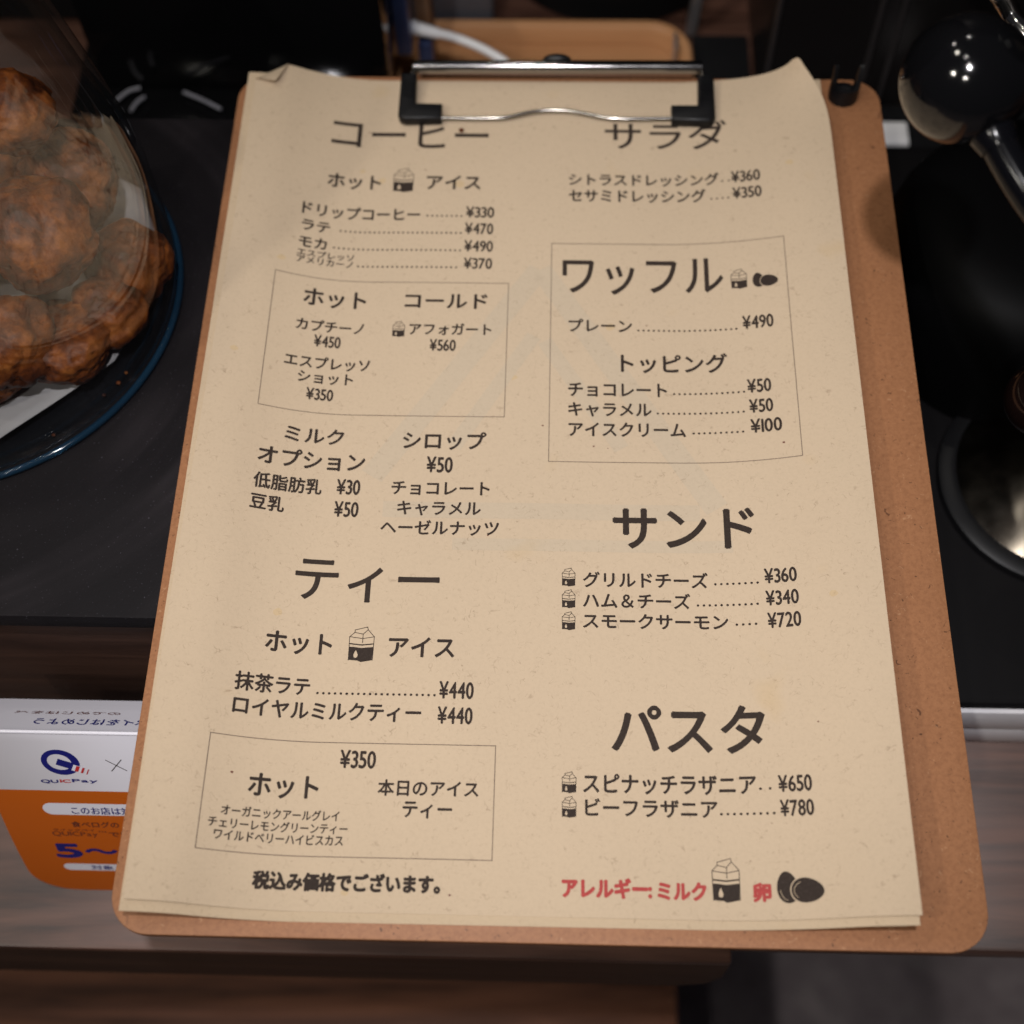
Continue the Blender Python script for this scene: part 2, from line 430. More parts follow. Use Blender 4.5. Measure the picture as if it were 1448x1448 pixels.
# ------------------------------------------------------------------ menu sheets
def ramp_(t, a, t1, tau):
    if t <= 0: return 0.0
    if t <= t1: return a * t * t
    return a * t1 * t1 + 2 * a * t1 * tau * (1 - math.exp(-(t - t1) / tau))
def lift(X, Y):
    l = ramp_(52.9 - X, (19.4 - 2.7 * Y / 300) / 2500, 31, 9)
    r = ramp_(X - 153.5, (12.8 - 5.75 * Y / 300) / 2500, 42, 13)
    return l + r
def extra(X, Y):
    e = .35 * noise.noise(Vector((X / 38, Y / 45, 3.3))) * min(1, max(0, (300 - Y) / 60))
    u = min(1, max(0, (X - 180) / 26)); w = min(1.2, max(0, (Y - 272) / 33))
    e += 5.0 * u * u * w * w
    c = min(1, max(0, (X - 196) / 10)) * min(1, max(0, (Y - 293) / 11)); e += 2.0 * c * c
    return e
ZB = 3.6
def top_z(X, Y): return ZB + lift(X, Y) + extra(X, Y)

def sheet(name, x0, y0, x1, y1, zf, mat, rot=0.0, fold=None, curl=False, thick=.14, step=3.0):
    bm = NB(); nx = int((x1 - x0) / step); ny = int((y1 - y0) / step); gv = []
    for j in range(ny + 1):
        gv.append([bm.verts.new((x0 + (x1 - x0) * i / nx, y0 + (y1 - y0) * j / ny, 0)) for i in range(nx + 1)])
    for j in range(ny):
        for i in range(nx): bm.faces.new((gv[j][i], gv[j][i + 1], gv[j + 1][i + 1], gv[j + 1][i]))
    if fold:
        A, Cc = Vector(fold[0]), Vector(fold[1]); d = (Cc - A).normalized(); nrm = Vector((-d.y, d.x))
        bmesh.ops.bisect_plane(bm, geom=bm.verts[:] + bm.edges[:] + bm.faces[:], plane_co=(A.x, A.y, 0), plane_no=(nrm.x, nrm.y, 0))
    cx, cy = (x0 + x1) / 2, (y0 + y1) / 2
    for v in bm.verts:
        X, Y = v.co.x, v.co.y; dz = 0
        # the cut edge of the paper is never ruler straight
        if fold:
            q = (Vector((X, Y)) - A).dot(nrm)
            if q > 1e-4:
                X -= 2 * q * nrm.x; Y -= 2 * q * nrm.y; dz = .45 + .33 * q
        if rot:
            X, Y = cx + (X - cx) - (Y - cy) * rot, cy + (Y - cy) + (X - cx) * rot
        if curl:                                  # the free top right corner rolls inwards
            X += 1.7 * min(1, max(0, (Y - 100) / 150)) * max(0, 1 - (X - 6.4) / 14)
            u = min(1, max(0, (X - 190) / 21)) * min(1, max(0, (Y - 268) / 36)) ** 2
            v.co = (X - 10 * u ** 1.6, Y - 2.0 * u * u, zf(X, Y) + dz)
            continue
        v.co = (X, Y, zf(X, Y) + dz)
    o = obj(name, bm, mat, None, True, 60)
    bmx = NB(); bmx.from_mesh(o.data)                # crisp cut edges
    for e in bmx.edges:
        if len(e.link_faces) == 1: e.smooth = False
    bmx.to_mesh(o.data); bmx.free()
    md = o.modifiers.new('thickness', 'SOLIDIFY'); md.thickness = thick * S; md.offset = -1
    return o
s1 = sheet('menu_sheet', 6.4, 6.9, 211.0, 304.4, top_z, M_paper, 0, ((7.0, 295.8), (18.6, 304.4)), True)
tag(s1, 'top kraft paper menu sheet printed in black with a folded left corner', 'menu')
def z2(X, Y): return 3.32 + lift(X, Y) * (.92 - .14 * min(1, max(0, (Y - 90) / 150))) + .7 * noise.noise(Vector((X / 60, Y / 50, 9))) * min(1, lift(X, Y) / 6) - .25
s2 = sheet('menu_sheet', 4.9, 4.4, 210.2, 301.4, lambda X, Y: max(3.28, z2(X, Y)), M_paper2, 0.0025)
tag(s2, 'second kraft sheet showing as a strip along the left and bottom of the top menu', 'menu')
def z3(X, Y): return 3.16 + lift(X, Y) * .60
s3 = sheet('menu_sheet', 5.0, 5.4, 208.6, 301.6, z3, M_paper2, -0.0025)
tag(s3, 'lowest kraft sheet of the stack, lying flattest against the brown board', 'menu')

# ------------------------------------------------------------------ printing
# lettering shapes: character number, then each loop as x, y pairs in thousandths of an em
LETTERS = [
(48, [(470,341,460,458,430,555,384,628,324,675,250,691,176,675,116,628,70,555,40,458,30,341,40,224,70,127,116,54,176,7,250,-9,324,7,384,54,430,127,460,224), (372,341,366,253,351,182,326,128,292,96,250,84,208,96,174,128,149,182,134,253,128,341,134,429,149,500,174,554,208,586,250,598,292,586,326,554,351,500,366,429)]),
(49, [(300,682,202,682,202,0,300,0)]),
(50, [(466,93,205,93,286,192,346,274,386,346,410,412,417,478,407,548,379,608,336,652,278,681,209,691,176,688,144,681,112,668,80,650,48,626,48,503,80,540,112,566,142,583,172,592,202,595,240,589,272,572,297,544,314,509,319,467,317,435,312,407,302,380,288,352,271,321,232,259,184,194,133,128,82,65,34,7,34,0,466,0)]),
(51, [(81,569,124,586,161,595,197,598,237,594,270,580,294,559,310,531,315,496,310,462,294,434,266,414,228,402,180,397,180,307,232,304,274,288,302,264,320,231,326,193,321,156,306,126,284,104,253,89,216,84,186,86,156,92,126,102,95,117,64,136,64,30,94,16,122,6,152,-2,180,-8,209,-9,280,1,339,28,384,72,414,130,424,198,420,240,409,279,390,314,362,342,326,360,359,382,384,406,400,436,410,471,413,513,404,573,378,622,336,660,280,683,212,691,182,690,156,686,130,681,106,672,81,662)]),
(52, [(398,691,356,691,11,269,11,224,300,224,300,0,398,0,398,224,471,224,471,312,398,312), (298,506,300,506,300,312,142,312)]),
(53, [(404,682,101,682,101,327,184,336,250,326,299,297,330,256,340,207,332,168,312,135,282,108,243,90,199,84,169,86,139,92,109,102,80,116,50,134,50,33,84,17,116,6,148,-3,181,-8,215,-9,288,2,349,32,396,78,427,138,438,209,427,280,395,342,344,388,275,416,190,423,190,594,404,594)]),
(54, [(317,691,220,614,144,528,89,434,56,335,44,233,54,152,84,86,130,34,191,2,264,-9,327,2,382,31,426,75,454,131,465,195,456,259,429,314,388,356,336,384,274,394,232,390,196,380,167,366,190,423,225,479,269,531,320,578,376,616), (146,265,184,287,217,298,254,301,290,296,322,282,346,259,362,230,367,196,362,158,348,128,324,104,294,89,258,84,216,92,180,116,154,153,141,203)]),
(55, [(490,682,49,682,49,589,344,589,94,29,181,-9)]),
(56, [(468,184,464,224,452,262,434,296,407,325,373,348,404,373,428,401,445,431,454,462,458,493,448,557,420,612,378,654,322,682,257,691,190,682,132,654,88,612,58,558,48,495,52,461,62,429,78,399,101,372,129,348,94,324,67,295,48,262,36,226,32,185,43,123,74,70,121,28,182,0,252,-9,322,0,380,28,427,69,457,122), (360,495,354,464,340,436,316,413,287,398,253,393,220,398,190,414,167,436,152,464,146,497,151,531,166,559,188,580,218,594,255,598,290,593,318,578,340,556,355,528), (370,192,365,159,350,130,326,106,293,90,250,84,210,89,178,104,152,127,136,156,130,192,136,228,152,258,177,280,211,295,252,300,291,294,324,280,348,257,364,227)]),
(57, [(187,-9,277,60,352,144,410,240,448,341,461,442,450,523,421,592,375,644,315,679,244,691,174,680,116,649,73,604,46,549,36,489,46,426,73,371,114,328,168,300,229,290,266,294,302,304,335,319,317,266,286,214,244,160,191,110,127,63), (134,490,140,526,154,555,178,578,210,593,246,598,282,592,314,574,338,547,354,513,360,475,360,458,358,441,355,420,318,399,282,387,250,383,214,388,182,404,156,427,140,456)]),
(58, [(109,458,79,450,57,428,49,398,57,368,79,346,109,338,139,346,161,368,169,398,161,428,139,450), (109,111,79,103,57,81,49,51,57,21,79,-1,109,-9,139,-1,161,21,169,51,161,81,139,103)]),
(67, [(656,635,602,656,554,672,508,682,464,689,422,691,300,674,196,624,117,548,66,448,48,331,62,240,104,150,176,70,280,12,416,-9,476,-6,530,2,578,15,622,32,663,51,663,158,616,131,568,110,520,94,472,84,425,81,334,93,257,128,199,182,162,254,149,340,162,424,200,496,258,552,333,588,421,601,468,598,514,590,560,576,607,556,656,530)]),
(73, [(174,682,76,682,76,0,174,0)]),
(77, [(709,682,618,682,391,402,165,682,73,682,73,0,171,0,171,531,173,531,383,267,399,267,609,531,611,0,709,0)]),
(80, [(70,682,70,0,168,0,168,295,270,295,354,304,419,332,464,372,491,425,500,486,492,548,466,602,424,644,363,672,283,682), (168,594,283,594,329,588,362,572,384,548,396,520,399,490,394,453,378,423,353,401,320,388,279,383,168,383)]),
(81, [(496,0,589,32,667,86,728,158,766,244,780,339,762,452,712,550,636,624,536,674,421,691,297,674,193,627,114,553,63,456,45,341,58,244,97,156,158,85,236,32,331,0,390,-40,452,-76,518,-106,590,-128,666,-139,754,-52,751,-49,710,-56,667,-55,618,-46,562,-28,496,-1,496,1), (417,601,502,588,574,552,630,495,666,422,679,338,666,258,632,188,576,132,504,94,419,81,320,94,244,132,190,189,157,260,146,340,154,406,182,476,234,539,310,584)]),
(84, [(587,682,17,682,17,594,253,594,253,0,351,0,351,594,587,594)]),
(85, [(648,682,550,682,550,285,549,248,545,215,538,185,525,159,507,136,486,118,459,103,427,92,390,84,347,81,313,84,281,90,252,102,224,118,200,139,184,158,172,180,164,206,160,238,159,279,159,682,61,682,61,258,76,159,120,84,183,32,260,1,345,-9,454,4,540,40,600,98,636,175,648,268)]),
(97, [(411,80,392,67,376,59,364,56,354,58,349,66,347,79,347,310,339,364,316,406,280,436,236,452,184,458,147,456,114,448,84,436,58,419,35,397,35,300,62,328,90,348,118,362,148,371,177,374,222,366,249,340,258,295,258,271,179,243,136,227,94,208,59,182,35,148,26,101,31,68,46,37,69,13,99,-3,136,-9,160,-7,185,-2,210,8,234,20,257,37,270,11,292,-4,325,-9,350,-6,376,5,411,26), (258,91,234,71,208,58,180,54,147,62,124,84,116,117,124,146,144,170,175,189,214,206,258,222)]),
(101, [(438,130,407,112,376,96,344,85,313,78,281,76,234,82,194,98,164,125,143,163,130,211,446,211,437,300,412,370,371,419,317,448,251,458,182,448,124,417,79,369,51,306,41,230,50,158,78,92,122,40,182,4,259,-9,302,-7,340,0,374,10,406,24,438,44), (132,270,142,309,160,340,184,362,216,376,253,381,288,376,316,362,338,338,352,308,358,270)]),
(121, [(438,449,338,449,222,196,101,449,0,449,174,96,21,-230,120,-230)]),
(165, [(233,0,322,0,322,159,522,159,522,226,322,226,322,296,522,296,522,369,357,369,553,716,450,716,277,394,97,716,-1,716,197,369,30,369,30,296,233,296,233,226,30,226,30,159,233,159)]),
(215, [(79,200,138,141,292,295,445,142,504,201,351,354,504,507,445,566,292,413,138,567,79,508,233,354)]),
(12290, [(194,244,146,236,104,214,72,182,50,140,42,92,50,44,72,2,104,-32,146,-53,194,-61,242,-53,284,-32,318,2,339,44,347,92,339,140,318,182,284,214,242,236), (194,-10,162,-5,134,10,112,32,98,60,93,92,98,124,112,152,134,174,162,188,194,193,226,188,254,174,276,152,291,124,296,92,291,60,276,32,254,10,226,-5)]),
(12356, [(223,698,126,700,130,672,132,639,133,611,134,570,134,517,136,459,140,400,144,344,168,208,204,108,249,40,301,3,357,-9,396,-2,435,22,472,66,509,130,545,219,482,290,464,230,442,175,416,129,388,98,358,86,318,99,284,136,256,194,236,271,222,364,218,414,216,465,216,514,215,560,215,601,216,632,219,668), (744,670,666,643,719,563,764,468,798,362,824,250,840,140,920,173,904,278,877,388,840,494,795,590)]),
(12358, [(720,333,700,236,644,157,556,97,442,54,306,28,351,-48,498,-14,622,40,720,114,782,211,805,330,793,408,758,470,706,515,638,542,557,552,488,548,422,540,360,528,305,516,258,504,227,498,196,492,166,489,192,396,218,406,246,416,276,427,316,438,364,452,420,464,482,474,549,477,606,470,654,450,690,420,712,380), (300,783,287,707,364,695,454,684,548,674,637,666,713,660,725,737,654,740,564,746,469,756,377,768)]),
(12362, [(721,688,685,628,728,604,778,574,828,542,873,508,909,478,950,542,914,569,868,600,818,632,768,662), (325,279,328,102,324,74,312,58,292,53,266,58,237,70,210,88,190,112,183,138,190,166,210,196,240,226,279,254), (121,619,123,543,144,541,166,540,191,538,219,538,251,538,274,538,298,540,325,541,324,410,324,353,257,320,197,278,149,233,116,184,105,134,119,82,156,37,206,1,262,-24,313,-32,343,-28,368,-16,386,8,397,42,401,91,397,308,440,322,483,332,526,340,570,346,615,347,670,342,716,326,754,299,778,262,787,216,778,166,753,126,716,96,670,74,619,60,580,54,540,52,502,53,530,-28,552,-27,576,-26,601,-23,628,-20,654,-14,729,11,788,46,832,93,858,150,867,217,855,284,820,339,768,380,698,407,616,416,575,414,532,410,488,402,442,392,396,379,396,414,398,549,442,554,486,560,530,568,570,576,608,584,606,662,570,652,530,643,488,635,444,628,400,622,404,730,406,754,408,778,411,799,322,799,324,778,326,752,327,728,326,614,298,612,273,612,249,611,227,611,204,612,179,613,152,616)]),
(12371, [(235,702,235,620,283,616,334,614,386,611,440,610,499,609,556,610,614,612,672,614,724,618,769,621,769,703,722,699,670,695,615,692,557,690,499,689,440,690,384,691,330,694,280,697), (275,299,194,307,188,282,182,255,178,227,174,198,173,168,187,100,228,46,294,6,382,-17,494,-25,577,-24,654,-18,725,-11,786,-2,835,10,834,96,783,82,721,71,650,63,574,58,492,56,406,62,339,80,292,107,264,142,254,185,256,222,264,260)]),
(12372, [(217,691,217,610,265,606,316,603,368,601,423,600,482,599,539,600,597,602,654,604,706,608,751,611,751,693,704,688,652,684,597,682,539,680,481,679,422,680,366,681,312,684,262,686), (257,288,176,296,170,271,164,245,160,217,156,188,155,157,169,88,210,34,276,-4,364,-28,476,-36,560,-34,638,-29,708,-22,768,-12,817,-1,816,85,765,72,703,61,632,53,556,48,474,46,388,52,322,69,274,96,246,132,237,175,240,212,246,250), (779,803,725,780,742,755,760,726,778,696,794,666,807,640,861,665,847,692,830,720,812,750,795,778), (889,843,836,820,854,795,872,768,889,738,905,709,919,682,974,706,960,731,943,760,925,790,906,818)]),
(12374, [(773,822,719,799,736,774,754,746,770,716,786,686,800,660,854,684,840,710,824,740,806,770,789,798), (883,862,830,839,848,814,866,786,882,757,898,728,913,700,967,724,954,750,937,778,919,808,900,836), (302,305,223,323,208,288,194,255,184,222,178,189,175,156,189,83,230,26,294,-15,380,-40,485,-49,549,-48,606,-45,658,-40,704,-34,744,-28,747,52,704,44,656,37,604,32,549,29,490,28,408,34,342,50,294,76,264,116,254,166,256,194,262,221,272,248,286,276), (147,624,149,544,242,538,331,534,416,534,495,536,569,541,592,491,616,442,641,394,666,351,690,313,664,316,632,318,596,322,560,325,524,328,518,262,566,258,620,254,674,248,723,241,760,234,800,291,785,308,771,326,757,344,734,378,710,416,686,458,664,504,644,549,686,556,728,563,771,571,812,580,851,590,842,669,800,656,755,644,709,634,664,626,619,620,608,656,597,692,588,726,580,760,574,790,488,780,498,752,506,726,513,701,543,612,474,608,399,608,318,610,234,615)]),
(12376, [(604,690,547,666,567,636,587,604,606,570,624,537,641,504,700,531,683,562,663,598,642,632,622,664), (733,741,677,715,698,686,718,656,738,622,757,589,774,557,832,585,815,616,794,650,772,684,752,716), (327,772,226,773,231,742,234,708,235,671,234,592,231,490,228,377,225,264,224,165,236,79,268,16,320,-26,388,-50,468,-58,589,-44,690,-8,772,44,836,104,885,163,828,231,781,170,724,113,654,67,570,36,470,24,416,29,371,45,336,73,314,116,306,173,307,272,309,380,312,490,316,590,318,671,320,704,322,738)]),
(12377, [(568,372,568,321,558,282,538,254,512,236,480,231,448,236,420,248,398,268,383,296,378,330,384,366,398,396,421,418,448,431,479,436,516,430,546,408), (96,653,98,576,178,581,266,586,358,589,452,592,545,593,546,492,526,498,503,502,479,503,424,494,376,470,338,433,312,385,303,329,312,270,336,223,373,190,418,169,467,162,500,165,528,174,554,189,524,138,482,96,428,61,364,33,289,12,356,-54,476,-3,562,62,617,138,646,219,655,301,654,330,650,358,644,384,634,408,623,429,621,594,635,594,716,594,785,593,842,592,890,590,928,589,929,663,892,663,840,664,778,664,708,664,636,664,621,664,622,729,624,748,625,774,627,792,536,792,538,778,540,755,542,729,544,663,451,662,354,659,258,657,171,654)]),
(12391, [(79,658,88,571,168,585,270,598,378,610,478,622,558,630,503,588,452,532,410,462,382,382,371,292,394,173,457,82,548,18,655,-22,767,-37,796,46,698,57,604,85,526,134,471,208,451,309,461,383,490,458,538,529,602,587,680,626,714,634,754,638,797,640,838,642,876,642,876,722,832,720,784,717,729,714,670,709,606,704,496,694,391,685,298,676,221,668,168,663,145,661,114,660), (732,519,681,497,699,471,716,444,733,414,748,385,763,356,814,380,800,408,782,438,765,468,748,496), (841,561,792,538,810,512,828,484,845,456,861,428,876,398,928,423,912,451,894,481,876,511,857,538)]),
(12398, [(476,642,468,586,458,531,448,476,434,423,420,372,389,282,358,216,328,170,298,144,269,136,241,143,214,164,190,200,172,250,166,318,180,402,220,484,284,557,370,612), (559,644,652,622,726,578,781,516,814,440,826,353,812,258,774,182,716,123,648,82,572,56,546,51,518,46,486,43,533,-31,663,0,768,56,844,134,892,232,908,350,890,466,840,567,761,647,654,699,525,718,386,696,266,637,172,548,110,436,88,311,98,220,125,146,165,90,214,56,266,44,320,56,370,94,417,156,460,244,499,355,514,412,528,470,540,528,550,587)]),
(12399, [(255,764,167,771,166,748,164,724,161,700,151,638,139,558,128,467,118,372,115,279,117,201,122,130,131,66,142,10,153,-37,223,-32,222,-20,222,-8,221,3,221,17,222,33,225,48,234,83,248,127,264,175,280,224,296,269,255,301,244,274,232,244,220,214,208,182,198,154,194,182,192,210,190,238,188,265,188,293,192,369,200,456,212,546,225,629,238,696,242,718,248,743), (676,185,677,150,674,114,663,83,642,60,612,46,568,41,528,44,494,54,468,70,452,92,446,120,452,147,470,170,496,186,532,198,574,201,610,199,644,194), (749,770,659,770,661,750,662,728,663,709,663,585,569,583,534,584,500,584,466,586,433,588,399,591,399,516,434,514,467,512,500,510,534,510,567,509,663,511,664,460,666,408,668,354,671,302,673,254,644,259,612,262,580,263,508,256,451,234,409,202,383,160,374,112,383,62,408,23,451,-6,509,-25,582,-31,652,-22,701,2,733,38,750,82,755,130,755,151,786,132,816,111,846,88,876,62,906,35,950,102,917,130,881,158,842,186,798,210,752,231,750,283,746,338,744,396,741,456,740,516,776,518,811,522,846,526,880,530,913,535,913,612,880,606,847,601,812,596,776,592,740,589,740,617,741,644,742,670,742,692,743,710,744,730,746,750)]),
(12409, [(47,256,120,180,138,204,158,232,179,260,213,302,251,351,290,402,328,449,360,489,390,520,420,522,456,492,487,456,524,414,563,366,604,318,644,272,687,222,734,170,782,116,831,64,878,18,942,90,888,141,832,194,780,248,733,298,692,342,653,386,612,434,570,484,530,530,492,571,454,602,418,616,384,612,350,594,315,560,277,514,236,461,194,408,154,360,119,322,94,296,71,275), (692,675,635,650,655,620,675,588,694,555,712,522,728,489,787,515,770,546,751,582,730,616,710,649), (821,726,765,700,786,672,806,640,826,607,845,574,862,541,919,569,902,600,882,634,860,669,839,700)]),
(12414, [(500,178,501,111,496,76,480,50,457,35,428,26,395,24,342,28,304,40,276,56,261,79,256,105,262,132,280,154,310,172,351,184,403,188,436,187,468,184), (185,473,186,398,233,394,286,390,340,386,391,384,436,384,493,384,497,248,470,252,442,254,413,254,334,247,270,226,222,194,192,152,182,101,192,49,218,8,264,-22,326,-40,404,-46,472,-38,522,-17,556,14,574,52,580,94,578,156,636,132,690,103,738,71,782,38,820,5,866,76,826,107,777,141,718,175,650,206,574,232,567,386,624,388,678,392,733,396,788,402,844,409,845,484,790,476,736,470,680,464,624,460,566,457,566,469,566,597,624,600,680,604,734,610,787,614,836,620,837,693,783,685,728,678,674,673,620,669,566,666,567,727,568,754,570,775,573,794,488,794,490,776,492,754,492,734,492,663,446,663,400,664,346,668,289,672,235,678,190,685,191,611,235,606,288,602,345,598,400,595,447,594,491,594,491,469,491,454,437,454,392,455,340,457,286,461,232,466)]),
(12415, [(848,514,767,523,768,494,768,462,767,431,765,406,762,382,758,356,708,378,656,398,601,414,544,428,484,437,510,494,534,548,558,600,580,644,598,677,606,688,615,699,624,710,574,751,560,746,542,742,524,740,490,738,442,735,388,732,338,731,298,730,276,730,250,732,223,733,227,652,252,654,278,656,301,658,336,660,382,662,432,664,476,666,509,668,490,628,469,584,448,536,426,488,405,440,294,424,202,387,132,330,88,258,72,175,78,128,96,90,124,62,160,44,202,38,232,40,258,48,283,60,306,80,328,107,352,148,378,198,404,255,430,314,454,369,516,360,576,346,633,327,688,304,740,277,716,212,680,150,630,92,563,40,478,-5,544,-60,623,-14,688,38,738,97,778,163,807,237,830,222,852,206,872,190,892,174,911,158,948,244,928,258,906,274,881,289,855,305,827,321,833,356,838,394,842,432,846,472), (374,370,352,322,331,273,309,226,287,185,265,152,245,132,226,120,205,117,175,125,154,148,145,185,155,236,184,284,230,325,294,355)]),
(12417, [(542,564,522,502,500,442,476,385,450,332,425,286,405,319,390,346,374,378,358,415,342,454,327,495,367,518,408,536,452,550,496,559), (260,729,177,702,189,674,200,644,210,612,240,520,189,470,146,412,114,348,94,280,86,210,93,146,113,96,143,60,182,38,225,30,268,36,309,52,348,78,386,113,423,155,438,134,454,116,470,97,533,149,512,170,492,194,471,219,504,274,536,338,566,408,592,482,617,559,688,537,746,499,790,447,818,383,827,309,814,222,773,148,706,90,616,48,502,27,549,-44,668,-15,767,35,842,106,890,196,906,306,894,403,857,486,800,552,726,600,636,627,652,696,656,719,662,747,669,774,583,782,582,756,580,730,577,706,572,682,567,658,561,633,509,630,458,622,406,608,355,588,304,562,280,640,273,670,266,700), (379,218,352,184,322,154,293,130,263,114,233,109,208,114,187,128,172,150,162,180,158,216,163,264,177,314,200,362,230,408,266,448,284,403,302,360,320,321,338,286,356,256)]),
(12424, [(466,196,467,132,462,95,450,66,428,46,398,33,358,29,306,32,263,44,232,61,212,85,206,115,213,146,234,171,266,190,312,202,368,206,401,205,434,202), (541,785,446,785,450,760,452,724,454,686,454,656,455,620,455,580,455,540,455,502,456,463,456,418,458,370,460,320,463,270,435,274,406,276,378,276,286,268,214,244,165,208,136,164,126,112,138,52,170,7,222,-23,288,-40,366,-46,436,-38,488,-16,523,17,542,58,549,106,547,173,608,148,665,118,718,83,766,46,807,7,855,83,808,122,752,161,688,197,618,228,544,253,541,306,538,360,536,412,534,460,534,502,534,511,588,512,649,514,713,518,776,522,833,527,830,602,772,596,710,592,646,588,586,586,534,584,534,686,536,720,538,756)]),
(12434, [(882,441,849,516,822,502,795,490,767,477,734,462,700,448,664,432,626,415,585,396,572,428,550,452,522,471,490,482,452,486,424,484,396,480,366,472,338,462,313,449,333,478,352,508,371,540,388,572,403,604,470,607,538,611,607,616,673,624,735,632,736,706,678,696,618,689,556,683,493,678,431,675,444,720,453,758,460,791,378,798,376,775,372,750,368,725,361,699,353,673,287,672,257,672,223,674,187,676,152,679,118,683,118,608,152,606,187,604,222,603,254,602,282,602,326,602,300,551,264,494,220,433,164,367,95,296,163,246,182,270,202,292,219,313,236,332,254,350,283,374,316,394,351,410,388,420,426,423,468,416,499,396,517,361,448,322,384,280,330,230,294,174,281,108,294,45,330,2,386,-26,458,-41,539,-45,594,-44,651,-42,709,-38,764,-32,813,-27,815,53,760,44,704,38,646,33,592,30,542,29,484,31,434,38,395,54,370,80,361,119,368,157,390,192,423,226,467,257,519,287,519,254,518,221,518,188,517,157,516,131,593,131,590,323,635,344,678,363,719,380,758,396,793,409,822,420,854,432)]),
(12450, [(931,676,882,723,862,720,836,718,812,717,238,717,200,718,161,722,124,726,124,635,162,638,200,640,238,641,808,641,782,599,743,550,696,501,644,454,589,417,655,364,721,416,780,476,832,536,874,593,904,640,912,652,922,664), (532,544,442,544,444,519,446,496,446,472,442,375,428,284,398,202,347,130,269,68,240,50,208,34,179,23,253,-37,380,46,462,144,507,259,528,392)]),
(12451, [(122,258,160,184,228,207,295,232,359,260,419,288,473,316,473,10,472,-23,471,-55,469,-78,561,-78,558,-55,556,-23,556,10,556,366,610,403,660,442,707,480,748,518,782,553,720,613,685,573,642,530,592,488,538,446,482,409,426,377,358,343,282,310,202,281)]),
(12452, [(86,361,126,283,209,310,290,342,368,375,440,410,507,446,507,76,506,36,504,-4,501,-31,599,-31,596,-3,594,36,593,76,593,498,653,540,710,583,764,628,816,674,863,721,796,783,751,733,700,684,644,635,584,590,523,548,452,506,371,466,282,427,187,392)]),
(12455, [(155,77,155,-7,180,-6,204,-4,227,-4,780,-4,800,-4,824,-6,847,-7,847,77,826,74,804,72,780,72,538,72,538,440,733,440,756,440,781,438,804,437,804,517,782,515,758,514,733,513,273,513,252,514,228,514,204,517,204,437,228,438,252,440,273,440,457,440,457,72,227,72,203,72,179,74)]),
(12456, [(84,131,84,40,114,42,144,44,172,44,833,44,858,44,887,43,916,40,916,131,890,128,862,126,833,125,539,125,539,585,779,585,808,584,837,584,864,581,864,669,838,666,809,664,779,663,229,663,204,664,174,666,145,669,145,581,174,584,204,584,229,585,454,585,454,125,172,125,144,126,114,128)]),
(12457, [(174,85,230,23,312,72,392,130,466,194,529,258,578,318,581,37,578,22,569,12,554,8,534,8,510,10,484,11,457,14,432,17,436,-56,462,-58,493,-59,524,-60,554,-62,581,-62,620,-54,647,-30,656,7,650,391,795,391,816,390,840,389,860,388,860,467,841,465,816,464,793,463,649,463,647,544,648,567,648,590,651,612,566,612,570,588,572,566,573,544,576,463,275,463,250,464,225,464,201,467,201,387,226,389,250,390,277,391,544,391,494,327,428,260,350,194,264,134)]),
(12458, [(86,141,144,76,250,140,351,215,443,296,521,376,581,451,584,88,581,66,570,52,547,48,522,48,495,50,466,52,436,56,406,60,413,-22,444,-24,476,-26,508,-27,541,-28,573,-28,606,-24,631,-15,650,2,660,24,664,52,663,135,662,230,660,330,659,431,657,526,816,526,843,526,872,525,898,524,898,608,873,606,842,603,813,602,656,602,654,699,654,727,656,755,660,783,567,783,570,760,573,733,576,699,579,602,215,602,184,603,153,605,123,608,123,523,154,524,184,526,217,526,546,526,488,450,408,367,313,284,204,208)]),
(12459, [(855,579,799,607,781,604,760,602,735,602,497,602,499,636,500,670,502,705,504,732,506,761,508,787,414,787,418,760,420,730,421,704,420,668,419,634,417,602,241,602,202,602,164,604,127,608,127,523,164,526,202,527,242,527,410,527,388,413,357,316,316,234,268,164,212,106,193,89,172,72,150,57,129,44,109,32,182,-27,274,47,352,135,414,241,460,370,489,527,769,527,768,448,762,352,752,251,738,162,718,98,704,78,686,68,660,65,634,66,605,67,574,69,543,72,511,76,521,-7,553,-9,586,-11,618,-12,650,-14,682,-14,712,-12,738,-4,758,8,776,24,789,47,812,125,829,231,840,346,846,452,850,530,850,544,852,562)]),
(12460, [(753,784,700,761,717,736,734,708,752,678,768,649,781,623,835,647,821,673,804,702,786,732,769,760), (863,824,810,801,828,776,845,749,862,720,878,691,893,664,946,688,933,713,916,741,898,771,880,799), (835,568,779,596,761,594,740,592,715,591,477,591,479,624,480,658,482,694,484,721,486,750,488,775,394,775,398,748,400,718,401,692,400,658,399,624,397,591,221,591,182,592,144,594,107,596,107,512,144,515,182,516,222,516,390,516,368,402,337,304,296,222,248,154,192,95,173,78,152,62,130,46,109,32,89,21,162,-38,254,36,332,124,394,230,440,359,469,516,749,516,748,438,742,340,732,240,718,150,698,86,684,67,666,57,640,54,614,54,585,56,554,58,523,61,491,65,501,-18,533,-20,566,-22,598,-24,630,-24,662,-25,692,-23,718,-16,738,-4,756,13,769,36,792,114,809,220,820,335,826,441,830,519,830,534,832,550)]),
